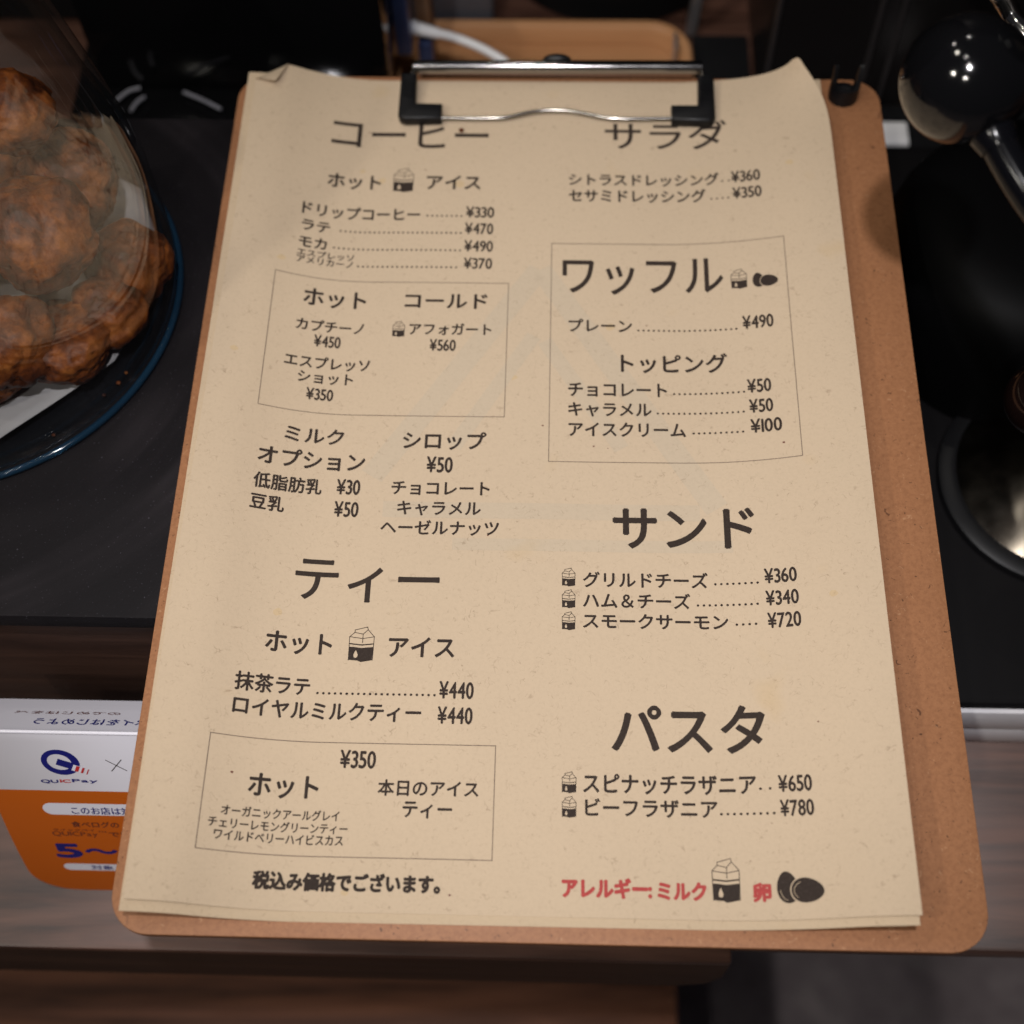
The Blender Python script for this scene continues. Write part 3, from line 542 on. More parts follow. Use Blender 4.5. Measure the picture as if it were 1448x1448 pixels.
(12461, [(107,274,125,187,148,192,178,198,213,205,249,212,296,220,352,229,416,240,482,251,521,49,527,19,532,-12,536,-45,627,-28,618,2,610,32,603,63,562,264,808,303,843,308,874,313,898,316,882,400,858,394,828,388,793,380,547,338,507,539,740,576,767,580,792,584,812,586,795,670,776,664,752,658,724,653,693,648,652,640,604,632,550,624,493,614,472,722,468,746,465,770,463,791,373,775,380,754,386,732,392,707,413,602,358,594,306,586,260,579,222,574,193,570,163,566,136,564,110,563,127,473,155,480,181,485,208,490,428,526,468,325,400,314,337,304,280,296,232,288,195,283,166,279,134,276)]),
(12462, [(751,812,698,790,715,765,732,736,750,706,766,678,779,651,833,675,819,702,802,731,784,760,767,788), (861,852,808,830,826,806,843,778,860,748,876,720,891,692,945,716,932,741,914,770,896,799,878,828), (88,257,106,169,130,175,160,182,195,188,464,233,502,31,508,2,512,-30,517,-63,609,-46,600,-16,592,16,584,45,543,246,790,285,825,291,856,296,880,299,863,383,840,376,810,370,775,363,528,321,489,521,721,558,748,562,774,566,793,568,777,652,757,647,732,642,705,636,674,630,634,623,585,614,531,606,474,596,454,704,450,728,446,752,444,773,355,758,362,736,368,714,373,690,395,584,340,576,288,568,242,560,204,556,175,552,144,550,117,547,91,545,109,456,136,462,162,468,189,473,410,509,449,308,382,298,318,288,261,279,212,272,176,266,147,262,116,259)]),
(12463, [(537,777,444,807,436,778,424,750,413,728,380,668,334,600,272,528,194,456,99,390,168,338,230,384,287,432,338,482,382,533,421,584,760,584,743,526,717,461,684,395,645,331,600,272,541,210,473,154,394,102,304,58,201,21,273,-44,378,0,468,50,546,104,612,164,671,228,721,296,764,366,800,438,828,508,849,572,856,590,864,608,872,625,805,666,787,660,766,657,740,656,468,656,492,698,504,721,520,749)]),
(12464, [(765,800,712,777,729,752,746,724,764,694,780,665,793,639,847,663,833,690,816,718,798,748,781,776), (875,840,822,817,840,792,857,765,874,736,890,707,905,680,958,704,945,729,928,757,910,787,892,815), (496,752,404,783,396,755,384,726,373,703,340,644,293,575,231,503,153,431,58,365,128,314,191,359,248,407,298,458,342,508,382,560,719,560,702,502,676,437,644,371,604,306,560,248,501,186,433,129,354,78,264,34,160,-3,233,-69,338,-24,428,25,506,80,572,138,631,203,681,271,724,342,760,414,788,484,808,548,814,566,822,584,831,601,765,641,747,636,726,633,700,632,429,632,452,674,464,696,480,724)]),
(12467, [(159,134,159,43,191,45,230,46,272,47,761,47,759,-9,849,-9,848,16,846,50,845,88,845,604,846,630,847,657,848,682,826,681,800,680,774,680,281,680,246,680,208,682,172,686,172,597,202,598,242,600,282,600,761,600,761,128,270,128,228,129,190,131)]),
(12469, [(67,578,67,491,88,492,124,494,167,494,275,494,275,333,274,294,272,262,271,242,359,242,358,262,356,295,355,333,355,494,640,494,640,453,629,307,596,198,542,120,466,62,367,17,434,-46,552,20,634,99,686,196,712,314,720,459,720,494,830,494,871,494,903,493,922,492,922,576,902,574,870,572,830,571,720,571,720,696,721,732,724,761,725,778,635,778,637,761,639,732,640,696,640,571,355,571,355,699,356,732,358,756,360,772,271,772,274,748,274,722,275,699,275,571,167,571,124,572,88,576)]),
(12470, [(797,763,749,748,761,723,773,694,785,664,796,634,806,607,855,624,846,650,834,680,822,710,808,738), (896,793,848,778,860,754,873,726,885,696,896,667,907,639,956,655,946,682,934,711,922,740,908,769), (49,560,49,473,70,474,106,476,149,477,257,477,257,315,256,277,254,244,252,225,341,225,340,244,338,277,337,315,337,477,621,477,621,435,610,289,578,181,524,102,447,45,349,0,416,-64,534,2,615,82,667,178,694,297,702,442,702,477,812,477,852,476,884,475,903,474,903,559,883,556,852,554,811,553,702,553,702,678,703,715,706,743,707,760,617,760,618,744,620,715,621,678,621,553,337,553,337,682,338,714,340,739,341,754,252,754,254,730,256,704,257,681,257,553,149,553,106,554,70,558)]),
(12471, [(301,768,256,701,296,676,344,646,392,614,436,584,471,559,518,627,484,651,440,681,390,714,342,744), (151,53,197,-28,258,-14,325,7,396,33,464,62,529,96,622,156,708,224,786,296,856,374,913,454,865,536,810,453,744,374,668,300,582,231,486,170,423,138,356,109,288,86,218,67), (150,543,106,475,147,452,194,424,244,393,288,363,324,338,370,408,336,432,290,460,240,491,192,520)]),
(12473, [(800,669,749,708,730,704,704,701,674,700,288,700,252,701,212,704,187,706,187,615,210,616,248,619,288,620,678,620,658,566,628,508,593,449,553,392,512,342,445,273,369,206,285,144,195,89,100,45,164,-22,251,23,334,76,413,137,486,202,554,270,616,212,676,152,732,90,784,30,829,-27,899,33,854,86,798,146,736,210,672,274,607,332,648,389,687,449,722,510,752,570,775,625,783,641,792,657)]),
(12474, [(757,814,704,791,721,766,738,737,755,708,770,679,784,653,838,677,824,702,808,732,791,761,773,790), (870,849,818,826,835,802,852,774,870,745,886,716,900,689,954,713,940,738,924,766,906,796,888,824), (780,651,729,690,710,686,684,683,654,682,268,682,232,683,192,686,167,688,167,598,190,600,228,602,268,603,658,603,638,550,608,491,573,432,533,374,492,324,425,255,349,188,265,126,175,71,80,27,144,-40,231,6,314,59,393,120,466,184,534,253,596,195,656,134,712,72,764,12,809,-45,879,16,834,68,778,128,716,192,652,256,587,314,628,371,667,432,702,493,732,552,755,608,763,623,772,639)]),
(12475, [(886,575,827,621,813,614,795,608,774,603,734,594,668,581,584,564,488,545,387,525,387,681,388,712,390,742,394,773,299,773,303,743,306,712,306,681,306,510,244,498,186,488,136,479,92,472,60,467,75,384,306,432,306,129,311,76,330,34,368,5,432,-12,526,-18,598,-17,665,-14,727,-10,785,-4,840,2,844,88,784,78,724,70,663,64,600,60,532,59,471,62,429,71,404,88,390,114,387,150,387,448,765,524,742,482,711,434,674,382,632,331,587,286,657,244,704,298,750,358,793,420,830,481,862,535,870,549,878,563)]),
(12476, [(762,796,709,773,726,748,744,720,760,690,776,661,790,635,844,659,830,685,814,714,796,744,778,772), (872,836,819,813,836,788,854,761,872,732,888,703,902,676,956,700,942,725,926,753,908,783,889,811), (873,558,814,604,800,597,782,591,761,586,721,577,656,564,572,546,476,527,374,507,374,663,374,694,376,724,380,755,286,755,290,725,292,694,292,663,292,492,230,480,173,470,122,461,80,454,47,450,62,366,292,413,292,111,297,58,316,17,355,-12,418,-30,513,-36,585,-35,652,-32,714,-28,772,-22,827,-15,830,71,771,60,711,52,650,46,586,42,519,41,458,44,416,53,390,70,378,96,374,132,374,430,752,506,729,465,698,416,660,364,618,314,574,268,643,227,691,281,737,341,780,404,817,464,848,518,856,532,865,546)]),
(12477, [(264,36,339,-27,431,22,512,79,582,142,642,210,693,281,733,350,766,421,792,494,814,566,830,638,835,660,842,689,850,717,750,731,750,708,746,678,742,649,730,590,713,527,690,460,658,392,617,323,568,257,508,194,438,134,358,82), (203,719,124,679,153,635,188,578,226,514,261,448,291,390,371,435,344,484,309,544,271,610,234,670)]),
(12479, [(536,785,445,814,436,786,424,758,413,735,378,674,329,604,266,530,187,456,92,387,159,335,224,384,282,436,336,490,382,546,424,600,762,600,746,548,724,492,696,434,663,378,626,323,584,352,540,380,498,408,456,434,415,458,361,403,400,378,442,350,486,320,530,290,573,259,514,202,446,147,370,98,282,54,186,18,258,-44,354,-3,440,44,515,96,582,152,639,210,663,190,686,172,708,153,729,136,748,119,807,188,787,204,765,222,742,239,718,258,693,276,736,338,774,403,804,467,830,529,849,587,856,605,864,624,873,641,807,681,788,676,766,672,741,671,470,671,491,707,504,730,519,757)]),
(12480, [(875,846,822,824,840,800,857,772,874,742,890,714,905,686,958,710,945,735,928,764,910,793,892,822), (504,762,413,791,404,763,392,735,381,712,346,651,298,580,234,506,155,432,60,363,127,312,192,360,250,412,304,467,350,522,392,576,730,576,714,524,692,468,664,411,631,354,594,299,552,328,508,357,466,385,424,411,383,435,329,379,369,354,411,326,454,296,498,266,541,235,483,178,415,124,338,74,250,30,154,-5,226,-68,322,-27,408,20,483,72,550,128,607,186,632,167,655,148,677,130,697,112,716,96,775,165,755,181,734,198,710,216,686,234,661,252,704,314,741,379,772,444,798,506,818,564,824,582,832,600,841,617,794,645,847,669,833,696,816,724,798,754,781,782,765,806,712,783,729,758,746,730,763,702,778,673,792,647,775,657,757,652,734,649,709,648,439,648,459,683,472,706,487,734)]),
(12481, [(88,457,88,374,115,376,146,378,178,378,475,378,459,278,426,194,376,122,308,62,222,14,301,-41,392,23,462,96,512,178,542,272,557,378,836,378,862,378,889,376,913,374,913,457,888,455,860,454,834,453,558,453,558,645,602,652,645,660,686,668,724,676,757,684,773,688,792,694,813,699,760,768,723,755,674,742,618,730,559,719,502,710,433,703,359,698,286,695,220,694,166,695,186,621,236,622,292,624,353,626,416,630,477,635,477,453,176,453,145,454,114,455)]),
(12483, [(483,576,410,551,424,516,443,468,462,417,478,370,488,334,562,360,550,396,534,444,514,496,496,542), (845,520,759,547,746,470,724,396,696,326,661,262,621,205,567,146,504,96,437,52,366,18,296,-8,362,-75,430,-45,498,-6,566,40,630,97,688,163,728,219,762,278,789,340,812,404,830,470,834,484,839,500), (251,526,177,497,192,465,212,418,234,364,253,312,266,272,342,300,327,340,308,390,286,443,266,491)]),
(12484, [(456,752,379,726,398,684,420,627,443,564,463,506,477,462,555,489,540,533,519,592,496,655,473,712), (900,688,808,714,792,624,766,534,732,448,693,370,648,302,582,230,507,166,426,112,341,68,255,37,324,-33,409,3,493,51,574,110,649,178,716,256,762,324,801,399,834,476,860,555,882,631,887,649,893,669), (177,692,98,663,117,624,142,566,170,500,194,437,210,389,289,418,271,466,247,526,221,590,196,648)]),
(12486, [(215,740,215,657,242,658,274,660,306,660,710,660,740,660,772,658,803,657,803,740,772,736,740,734,710,734,305,734,274,735,244,737), (95,489,95,406,124,408,152,408,182,408,482,408,479,353,473,300,462,250,446,204,424,160,397,123,363,88,324,56,281,29,235,7,309,-48,358,-18,404,16,446,54,480,94,506,135,527,182,543,232,554,286,562,345,565,408,837,408,863,408,890,407,915,406,915,489,889,486,861,484,837,484,182,484,152,484,123,486)]),
(12488, [(337,88,336,48,334,6,330,-30,427,-30,424,8,422,51,421,88,420,418,493,394,575,363,660,329,741,293,813,257,847,342,775,376,690,412,597,447,505,480,420,507,420,670,421,704,424,740,427,774,329,774,334,740,336,702,337,670)]),
(12489, [(656,720,601,695,620,667,640,637,658,606,674,574,690,543,747,569,731,599,712,632,692,664,673,694), (777,770,722,744,742,716,762,688,780,657,798,626,815,594,871,622,854,652,835,684,814,716,794,746), (305,75,304,35,302,-6,299,-43,395,-43,392,-6,390,38,389,75,389,404,462,380,544,350,628,316,710,280,781,244,816,329,744,362,658,398,566,434,474,466,389,493,389,657,390,690,392,727,396,761,297,761,302,726,304,690,305,657)]),
(12490, [(97,545,97,459,122,460,156,462,192,462,485,462,475,346,444,244,391,155,315,80,214,20,292,-38,399,38,477,126,530,225,560,337,569,462,834,462,867,462,899,460,922,459,922,544,900,542,868,540,835,540,569,540,569,674,570,709,572,746,575,774,476,774,480,746,484,710,485,675,485,540,190,540,155,541,122,543)]),
(12491, [(178,651,178,561,210,562,242,564,277,564,705,564,739,564,773,562,804,561,804,651,774,648,740,648,705,647,277,647,244,648,210,649), (92,156,92,60,126,62,162,64,197,65,796,65,825,64,856,62,887,60,887,156,857,154,826,152,796,151,197,151,162,152,126,154)]),
(12494, [(802,719,707,745,685,656,655,567,616,479,570,396,518,321,458,255,388,194,311,139,228,92,140,56,210,-17,296,24,378,76,456,135,526,200,587,268,634,337,676,412,713,488,744,562,770,632,779,660,790,690)]),
(12495, [(229,317,206,265,178,210,146,152,112,97,75,45,160,9,194,60,226,114,256,171,284,228,308,284,332,350,354,421,373,490,388,550,398,597,404,620,410,646,417,670,328,688,316,615,300,538,279,460,255,384), (722,355,747,288,772,218,796,146,818,76,835,11,924,40,905,100,882,171,856,245,829,318,804,382,776,448,746,518,714,586,684,648,658,699,577,672,605,620,635,558,666,490,696,420)]),
(12497, [(783,697,792,731,816,755,849,764,882,755,906,731,915,697,906,664,882,640,849,631,816,640,792,664), (737,697,742,662,758,631,783,606,814,590,849,585,884,590,915,606,939,631,955,662,961,697,955,732,939,764,915,788,884,804,849,810,814,804,783,788,758,764,742,732), (218,301,194,248,167,193,136,136,101,81,64,29,149,-7,182,44,214,98,244,154,272,212,296,268,320,334,342,404,361,473,376,534,387,580,392,604,398,629,405,653,316,672,305,599,288,521,268,442,244,368), (710,339,736,272,760,201,784,130,806,60,823,-5,912,24,894,84,870,155,844,229,818,301,792,366,764,432,734,502,702,570,672,632,646,682,565,655,593,604,624,542,654,474,684,404)]),
(12498, [(319,769,226,769,230,745,232,716,232,688,232,138,237,94,252,62,276,36,310,19,351,8,378,4,408,2,442,0,476,-2,512,-2,582,-1,656,2,730,6,799,12,858,19,858,110,800,98,732,89,658,83,584,79,516,78,486,78,457,80,429,81,404,83,383,86,344,98,320,120,313,160,313,380,394,402,482,428,572,456,658,486,733,514,764,526,797,540,828,553,793,634,764,617,734,602,705,588,636,560,556,532,473,506,390,482,313,462,313,688,314,716,316,744)]),
(12499, [(728,784,675,761,692,736,710,708,726,678,742,648,756,622,810,647,796,673,780,702,762,732,744,760), (838,824,785,801,802,776,820,748,838,720,854,690,868,663,922,688,908,713,892,741,874,771,855,799), (279,750,186,750,190,724,192,696,192,669,192,119,197,76,212,42,236,17,270,0,312,-11,338,-14,369,-18,402,-20,436,-20,472,-21,542,-20,616,-18,690,-13,759,-7,818,0,818,91,760,79,692,70,618,64,544,60,476,59,446,60,418,60,390,62,365,64,344,67,304,80,282,102,274,141,274,361,354,382,440,408,526,435,610,464,683,491,714,504,747,517,777,530,742,610,714,594,684,578,654,565,586,538,510,511,429,486,349,462,274,443,274,669,274,698,276,725)]),
(12500, [(759,697,768,731,792,755,825,764,858,755,882,731,891,697,882,664,858,641,825,632,792,641,768,664), (713,697,718,662,734,632,759,608,790,592,825,586,860,592,891,608,916,632,932,662,937,697,932,732,916,764,891,788,860,804,825,810,790,804,759,788,734,764,718,732), (279,750,186,750,190,724,192,696,192,669,192,119,197,76,212,42,236,17,270,0,312,-11,338,-14,369,-18,402,-20,436,-20,472,-21,542,-20,616,-18,690,-13,759,-7,818,0,818,91,760,79,692,70,618,64,544,60,476,59,446,60,418,60,390,62,365,64,344,67,304,80,282,102,274,141,274,361,354,382,440,408,526,435,610,464,683,491,714,504,747,517,777,530,742,610,714,594,684,578,654,565,586,538,510,511,429,486,349,462,274,443,274,669,274,698,276,725)]),
(12501, [(861,665,800,704,781,700,763,699,747,699,245,699,210,700,176,702,145,705,145,617,174,618,207,620,245,620,756,620,744,558,724,490,698,420,664,354,625,294,571,232,508,177,432,128,342,86,235,53,303,-22,406,17,495,64,572,118,638,179,697,246,740,314,777,390,807,470,830,546,846,615,850,634,855,650)]),
(12503, [(805,718,814,752,838,776,871,785,905,776,929,752,938,718,929,685,905,661,871,652,838,661,814,685), (759,718,760,707,762,696,764,686,732,685,230,685,196,686,161,688,130,692,130,603,158,604,192,606,230,606,741,606,729,544,710,476,683,406,650,340,610,280,556,218,492,163,417,114,327,73,220,40,288,-35,391,4,480,50,557,104,624,165,682,232,726,300,762,376,792,456,815,532,831,601,833,612,846,608,858,606,871,606,906,612,938,628,962,652,978,682,984,718,978,754,962,784,938,809,906,825,871,831,836,825,805,809,780,784,764,754)]),
(12504, [(62,282,137,206,154,229,174,256,194,283,225,322,262,368,301,418,338,466,371,506,402,535,430,538,463,513,494,482,532,442,575,396,618,350,656,308,697,260,742,208,788,154,834,99,879,46,948,119,900,172,848,226,796,282,748,335,704,382,666,422,624,466,580,511,538,554,499,591,460,621,425,634,392,631,362,614,330,582,290,534,247,481,204,430,166,384,133,348,108,324,86,303)]),
(12505, [(691,678,634,654,654,624,674,592,693,560,711,526,727,493,786,520,770,551,750,586,728,620,708,652), (819,729,763,703,784,674,804,643,824,610,842,578,859,545,917,573,900,604,880,638,858,672,838,704), (53,263,128,187,145,211,164,238,185,264,216,303,253,350,292,400,330,448,362,488,392,516,420,519,454,495,484,464,524,424,566,378,608,332,647,289,688,242,732,190,780,136,826,81,870,28,939,101,890,153,839,208,788,264,738,316,695,363,657,404,615,448,572,492,529,535,490,573,452,602,416,616,384,612,352,594,321,563,281,515,238,462,196,411,156,366,124,330,100,306,77,284)]),
(12506, [(704,600,714,637,740,663,778,673,814,663,841,637,851,600,841,564,814,537,778,527,740,537,714,564), (656,600,662,562,680,528,706,502,740,485,778,479,816,485,850,502,876,528,893,562,899,600,893,638,876,672,850,698,816,716,778,722,740,716,706,698,680,672,662,638), (53,263,128,187,145,211,164,238,185,264,216,303,253,350,292,400,330,448,362,488,392,516,420,519,454,495,484,464,524,424,566,378,608,332,647,289,688,242,732,190,780,136,826,81,870,28,939,101,890,153,839,208,788,264,738,316,695,363,657,404,615,448,572,492,529,535,490,573,452,602,416,616,384,612,352,594,321,563,281,515,238,462,196,411,156,366,124,330,100,306,77,284)]),
(12507, [(342,380,272,414,244,362,207,304,166,248,123,196,81,153,150,106,188,150,230,204,272,264,312,324), (760,414,692,377,726,332,762,279,798,220,832,163,859,111,933,152,905,201,870,257,832,315,795,369), (112,616,112,531,140,534,168,534,198,535,475,535,475,527,475,84,471,62,458,50,436,46,404,47,364,50,321,57,328,-22,354,-24,384,-26,414,-28,443,-29,470,-29,520,-20,548,6,556,50,556,527,556,535,821,535,846,534,874,534,902,532,902,615,875,612,846,610,820,610,556,610,556,713,557,738,560,764,562,784,468,784,472,764,474,738,475,713,475,610,197,610,167,610,140,612)]),
(12511, [(287,757,258,683,354,668,466,646,584,620,692,592,780,564,812,641,722,668,610,696,492,722,380,743), (242,493,212,418,308,402,416,379,528,353,631,324,714,296,746,373,658,401,554,428,442,454,335,476), (187,202,156,126,267,106,396,78,529,46,651,10,748,-25,782,52,684,86,562,121,430,154,300,182)]),
(12512, [(167,111,136,110,105,110,74,110,89,17,118,21,146,25,172,28,274,38,405,52,548,68,684,84,795,97,808,68,820,40,832,14,842,-12,850,-34,934,4,902,76,858,162,808,253,758,339,712,411,637,377,660,345,684,307,710,264,734,219,759,172,684,162,596,152,500,142,402,131,310,122,345,218,386,338,427,463,463,574,488,653,500,690,512,720,522,746,422,766,418,740,412,710,403,670,378,588,342,472,298,341,255,216,217,114)]),
(12513, [(281,611,229,548,288,510,348,468,408,426,462,384,511,346,448,275,379,207,301,143,213,84,114,32,183,-30,282,27,369,90,446,156,515,224,575,292,626,248,674,204,720,158,766,112,811,62,874,131,830,178,782,224,732,270,680,315,627,360,665,420,699,480,729,541,755,600,777,655,786,680,798,706,810,728,718,760,712,736,706,709,698,686,678,634,656,580,630,525,598,469,562,413,510,452,454,493,394,535,336,575)]),
(12514, [(115,426,115,342,146,344,180,346,209,346,404,346,404,120,410,74,430,37,468,9,524,-9,603,-15,660,-14,716,-13,771,-11,823,-8,872,-5,877,79,826,74,774,70,723,67,670,66,614,65,566,68,530,79,505,95,492,118,487,145,487,346,826,346,852,346,880,345,907,343,907,425,880,423,850,422,824,421,487,421,487,632,747,632,778,632,805,631,829,630,829,710,805,708,778,706,747,706,271,706,238,706,209,708,181,710,181,630,209,632,238,632,271,632,404,632,404,421,209,421,179,422,146,424)]),
(12515, [(865,475,815,510,804,506,790,502,777,498,742,490,682,478,604,464,519,446,432,430,399,548,394,572,388,594,385,612,299,591,308,574,316,554,323,531,356,416,234,394,206,390,178,386,151,383,171,307,374,348,474,-17,480,-42,486,-67,489,-90,574,-68,567,-46,559,-22,552,0,540,41,522,106,500,186,474,275,450,364,753,424,728,384,696,341,659,296,620,254,581,218,652,183,696,231,744,290,792,355,833,418)]),
(12516, [(916,631,860,671,846,666,830,661,815,657,773,648,700,634,606,616,500,596,394,575,355,717,347,746,342,772,338,794,246,772,255,754,264,730,274,697,312,560,164,532,130,528,98,524,64,520,86,435,113,441,154,450,205,460,266,472,332,486,454,38,462,10,468,-19,472,-44,565,-22,556,4,547,32,539,56,524,106,502,186,475,284,445,393,415,503,797,578,768,534,729,480,682,424,632,371,582,326,663,287,716,344,774,414,830,490,880,565)]),
(12519, [(211,62,211,-18,232,-18,262,-16,294,-16,696,-16,695,-56,774,-56,773,-40,772,-20,772,-2,772,496,772,515,772,533,773,547,756,546,734,546,712,545,325,545,291,546,252,547,223,549,223,471,252,472,291,474,325,474,696,474,696,308,334,308,300,308,269,310,245,311,245,234,270,235,300,236,335,236,696,236,696,58,293,58,260,58,232,60)]),
(12521, [(231,745,231,662,260,664,290,664,321,665,713,665,746,664,778,664,805,662,805,745,778,742,746,740,714,740,321,740,289,740,259,742), (878,481,821,517,807,512,788,510,766,509,239,509,210,510,177,512,141,515,141,431,177,432,211,434,239,434,770,434,756,390,738,344,714,298,685,254,651,213,596,162,532,118,460,81,382,52,299,30,361,-41,437,-17,512,14,584,55,654,106,719,168,760,219,794,274,824,332,846,392,865,452,868,460,873,471)]),
(12522, [(776,759,682,759,684,733,686,704,687,672,687,514,685,412,678,332,664,266,640,212,604,161,564,122,520,90,471,64,419,44,365,28,430,-41,476,-24,526,-1,577,27,625,62,668,105,706,157,736,216,757,288,769,384,773,510,773,672,774,704,774,733), (312,751,221,751,223,728,224,702,225,679,225,346,224,316,222,289,220,269,312,269,310,291,308,318,308,345,308,679,308,704,310,729)]),
(12523, [(524,21,577,-23,586,-16,596,-8,611,0,683,40,756,88,828,146,894,208,952,277,905,345,854,280,796,222,734,171,672,130,613,99,613,676,614,710,616,736,617,750,525,750,526,736,529,710,530,676,530,77,530,57,528,38), (66,26,141,-24,189,20,232,72,268,127,297,187,319,250,332,322,342,411,347,506,350,598,350,675,351,704,354,730,355,747,263,747,266,726,269,702,270,674,270,598,268,511,263,421,254,338,240,272,218,215,190,161,155,110,114,66)]),
(12524, [(222,32,280,-18,296,-10,310,-4,322,0,466,50,598,110,716,182,820,265,907,357,862,427,776,334,671,251,554,180,434,124,315,86,315,653,316,684,318,716,322,744,223,744,227,718,230,684,232,653,232,81,231,63,228,48)]),
(12525, [(146,685,148,659,148,632,148,607,148,115,148,90,147,60,146,32,146,8,145,-7,231,-7,229,51,775,51,774,-7,860,-7,860,6,859,31,858,61,858,90,858,114,858,607,858,633,858,659,860,685,828,684,798,683,772,683,235,683,210,684,182,684), (229,129,229,604,776,604,776,129)]),
(12527, [(876,667,815,706,796,702,774,700,752,700,239,700,198,700,162,702,132,703,134,681,136,658,136,636,136,423,136,404,134,382,132,359,223,359,222,383,220,405,220,423,220,623,772,623,764,552,750,480,732,410,708,346,677,288,621,216,553,154,476,104,392,63,305,34,373,-35,466,2,552,50,630,108,697,174,752,247,790,318,817,393,837,470,852,546,863,620,866,634,872,652)]),
(12531, [(227,733,170,672,220,636,275,592,331,544,381,500,419,463,482,526,441,564,388,610,332,656,276,699), (141,63,194,-19,289,3,375,31,454,63,524,98,587,136,674,198,751,266,819,340,876,416,923,492,875,577,833,501,776,422,708,345,630,272,541,209,480,174,410,140,330,108,240,82)]),
(12540, [(102,433,102,335,123,336,148,338,177,339,208,340,241,340,790,340,834,339,870,336,897,335,897,433,870,431,834,429,789,428,241,428,208,428,176,429,148,430,122,432)]),
(20083, [(626,814,626,72,629,22,639,-14,658,-38,688,-50,731,-54,854,-54,896,-47,924,-24,943,18,954,81,961,168,938,176,914,188,893,202,890,124,886,70,878,36,866,18,849,13,741,13,716,17,703,34,700,70,700,814), (522,841,450,824,363,809,267,796,168,786,70,779,78,760,86,738,90,718,190,724,294,734,395,746,490,762,573,782), (97,671,114,636,131,600,146,563,160,528,170,498,235,525,224,555,210,588,193,625,175,661,157,695), (248,691,261,656,274,619,286,582,296,547,303,516,367,539,359,570,348,604,336,640,323,676,309,710), (491,736,476,696,457,652,436,607,414,564,393,528,453,505,474,539,497,579,520,622,542,666,564,709), (46,220,54,149,281,173,281,2,280,-7,274,-12,263,-13,240,-14,200,-14,152,-13,162,-34,170,-58,176,-79,214,-79,248,-78,275,-76,298,-73,317,-68,340,-54,351,-32,354,1,354,181,563,203,563,271,354,249,354,282,394,314,434,348,474,384,511,421,544,458,494,496,478,492,99,492,99,427,418,427,393,401,366,375,338,350,309,328,281,307,281,242)]),
(20302, [(578,131,599,92,620,50,638,8,654,-30,666,-64,725,-43,712,-10,694,28,675,69,654,110,633,148), (265,836,228,743,184,653,134,568,79,492,22,426,38,403,53,374,64,351,86,374,106,400,128,426,148,454,168,484,168,-78,239,-78,239,601,260,643,282,686,301,728,319,772,336,815), (363,-84,376,-77,398,-68,436,-55,498,-36,590,-9,588,10,588,32,588,54,447,18,447,385,676,385,698,234,728,108,766,13,814,-48,874,-71,897,-66,918,-46,938,-10,954,46,967,124,950,134,929,148,912,162,907,111,900,71,893,42,884,24,873,18,842,36,813,86,788,164,766,264,749,385,951,385,951,456,741,456,736,507,732,560,729,614,726,670,724,727,764,736,804,746,841,756,876,767,910,778,846,838,772,813,682,790,583,768,480,748,376,732,377,731,376,40,369,9,353,-10,335,-21,346,-40,356,-63), (669,456,447,456,447,676,488,682,530,689,570,696,612,704,653,712,656,658,658,606,662,555,665,504)]),
(20385, [(327,506,327,-63,396,-63,396,2,870,2,870,-58,942,-58,942,506,759,506,759,670,951,670,951,739,313,739,313,670,502,670,502,506), (572,670,688,670,688,506,572,506), (396,68,396,440,507,440,507,68), (870,68,753,68,753,440,870,440), (572,440,688,440,688,68,572,68), (254,837,218,748,175,662,127,582,74,509,19,446,34,424,49,396,60,374,80,396,99,418,118,442,137,468,155,494,155,-79,225,-79,225,607,246,648,268,689,287,731,305,774,322,816)]),
(21365, [(212,557,230,518,247,477,262,436,274,398,282,365,343,388,334,420,322,458,306,498,288,538,269,576), (654,541,676,500,698,456,718,412,734,371,744,335,806,361,794,396,778,437,758,480,735,523,711,564), (102,130,116,138,142,150,186,164,256,187,360,218,334,162,294,108,240,58,168,12,77,-30,95,-46,112,-68,126,-86,274,-8,372,84,428,185,453,292,459,402,459,652,387,652,387,403,386,366,384,328,379,291,184,239,184,678,242,694,304,712,364,732,424,752,477,774,433,836,376,813,310,788,241,766,172,745,110,729,110,259,103,225,87,204,69,191,81,172,93,150), (555,760,555,-80,628,-80,628,691,843,691,843,173,841,162,835,156,823,153,810,153,789,153,762,154,732,154,699,155,708,130,716,102,720,78,764,78,802,80,833,82,858,86,878,92,902,108,914,134,917,172,917,760)]),
(23550, [(504,405,532,360,558,312,581,264,600,218,612,179,678,212,665,252,646,296,622,342,594,389,565,432), (769,840,769,599,490,599,490,527,769,527,769,30,766,16,759,10,745,7,730,6,708,6,679,6,646,7,609,8,619,-18,628,-46,634,-71,681,-71,721,-70,754,-68,780,-63,801,-56,825,-38,839,-11,843,30,843,527,959,527,959,599,843,599,843,840), (188,799,210,774,230,748,250,722,266,696,280,671,45,671,45,601,482,601,482,671,288,671,342,705,329,728,312,754,291,782,269,808,246,833), (361,591,351,534,340,479,326,426,312,376,295,328,264,365,234,402,202,437,171,472,140,504,87,461,122,422,158,382,194,339,228,296,262,252,227,190,187,132,142,82,90,36,32,-4,50,-22,70,-44,84,-62,139,-22,189,24,234,73,274,127,309,186,332,152,354,119,374,88,390,57,405,29,465,80,448,112,426,148,402,184,375,223,346,263,368,320,388,380,406,444,421,510,434,581)]),
(24215, [(291,289,291,-67,365,-67,365,-27,789,-27,789,-65,865,-65,865,289,587,289,587,424,913,424,913,493,587,493,587,612,511,612,511,289), (365,40,365,219,789,219,789,40), (466,820,486,788,504,752,519,718,125,718,125,456,124,363,116,262,101,157,74,56,30,-37,52,-49,77,-66,96,-80,142,19,173,130,191,244,200,356,202,456,202,646,944,646,944,718,603,718,594,740,582,765,569,790,554,814,539,837)]),
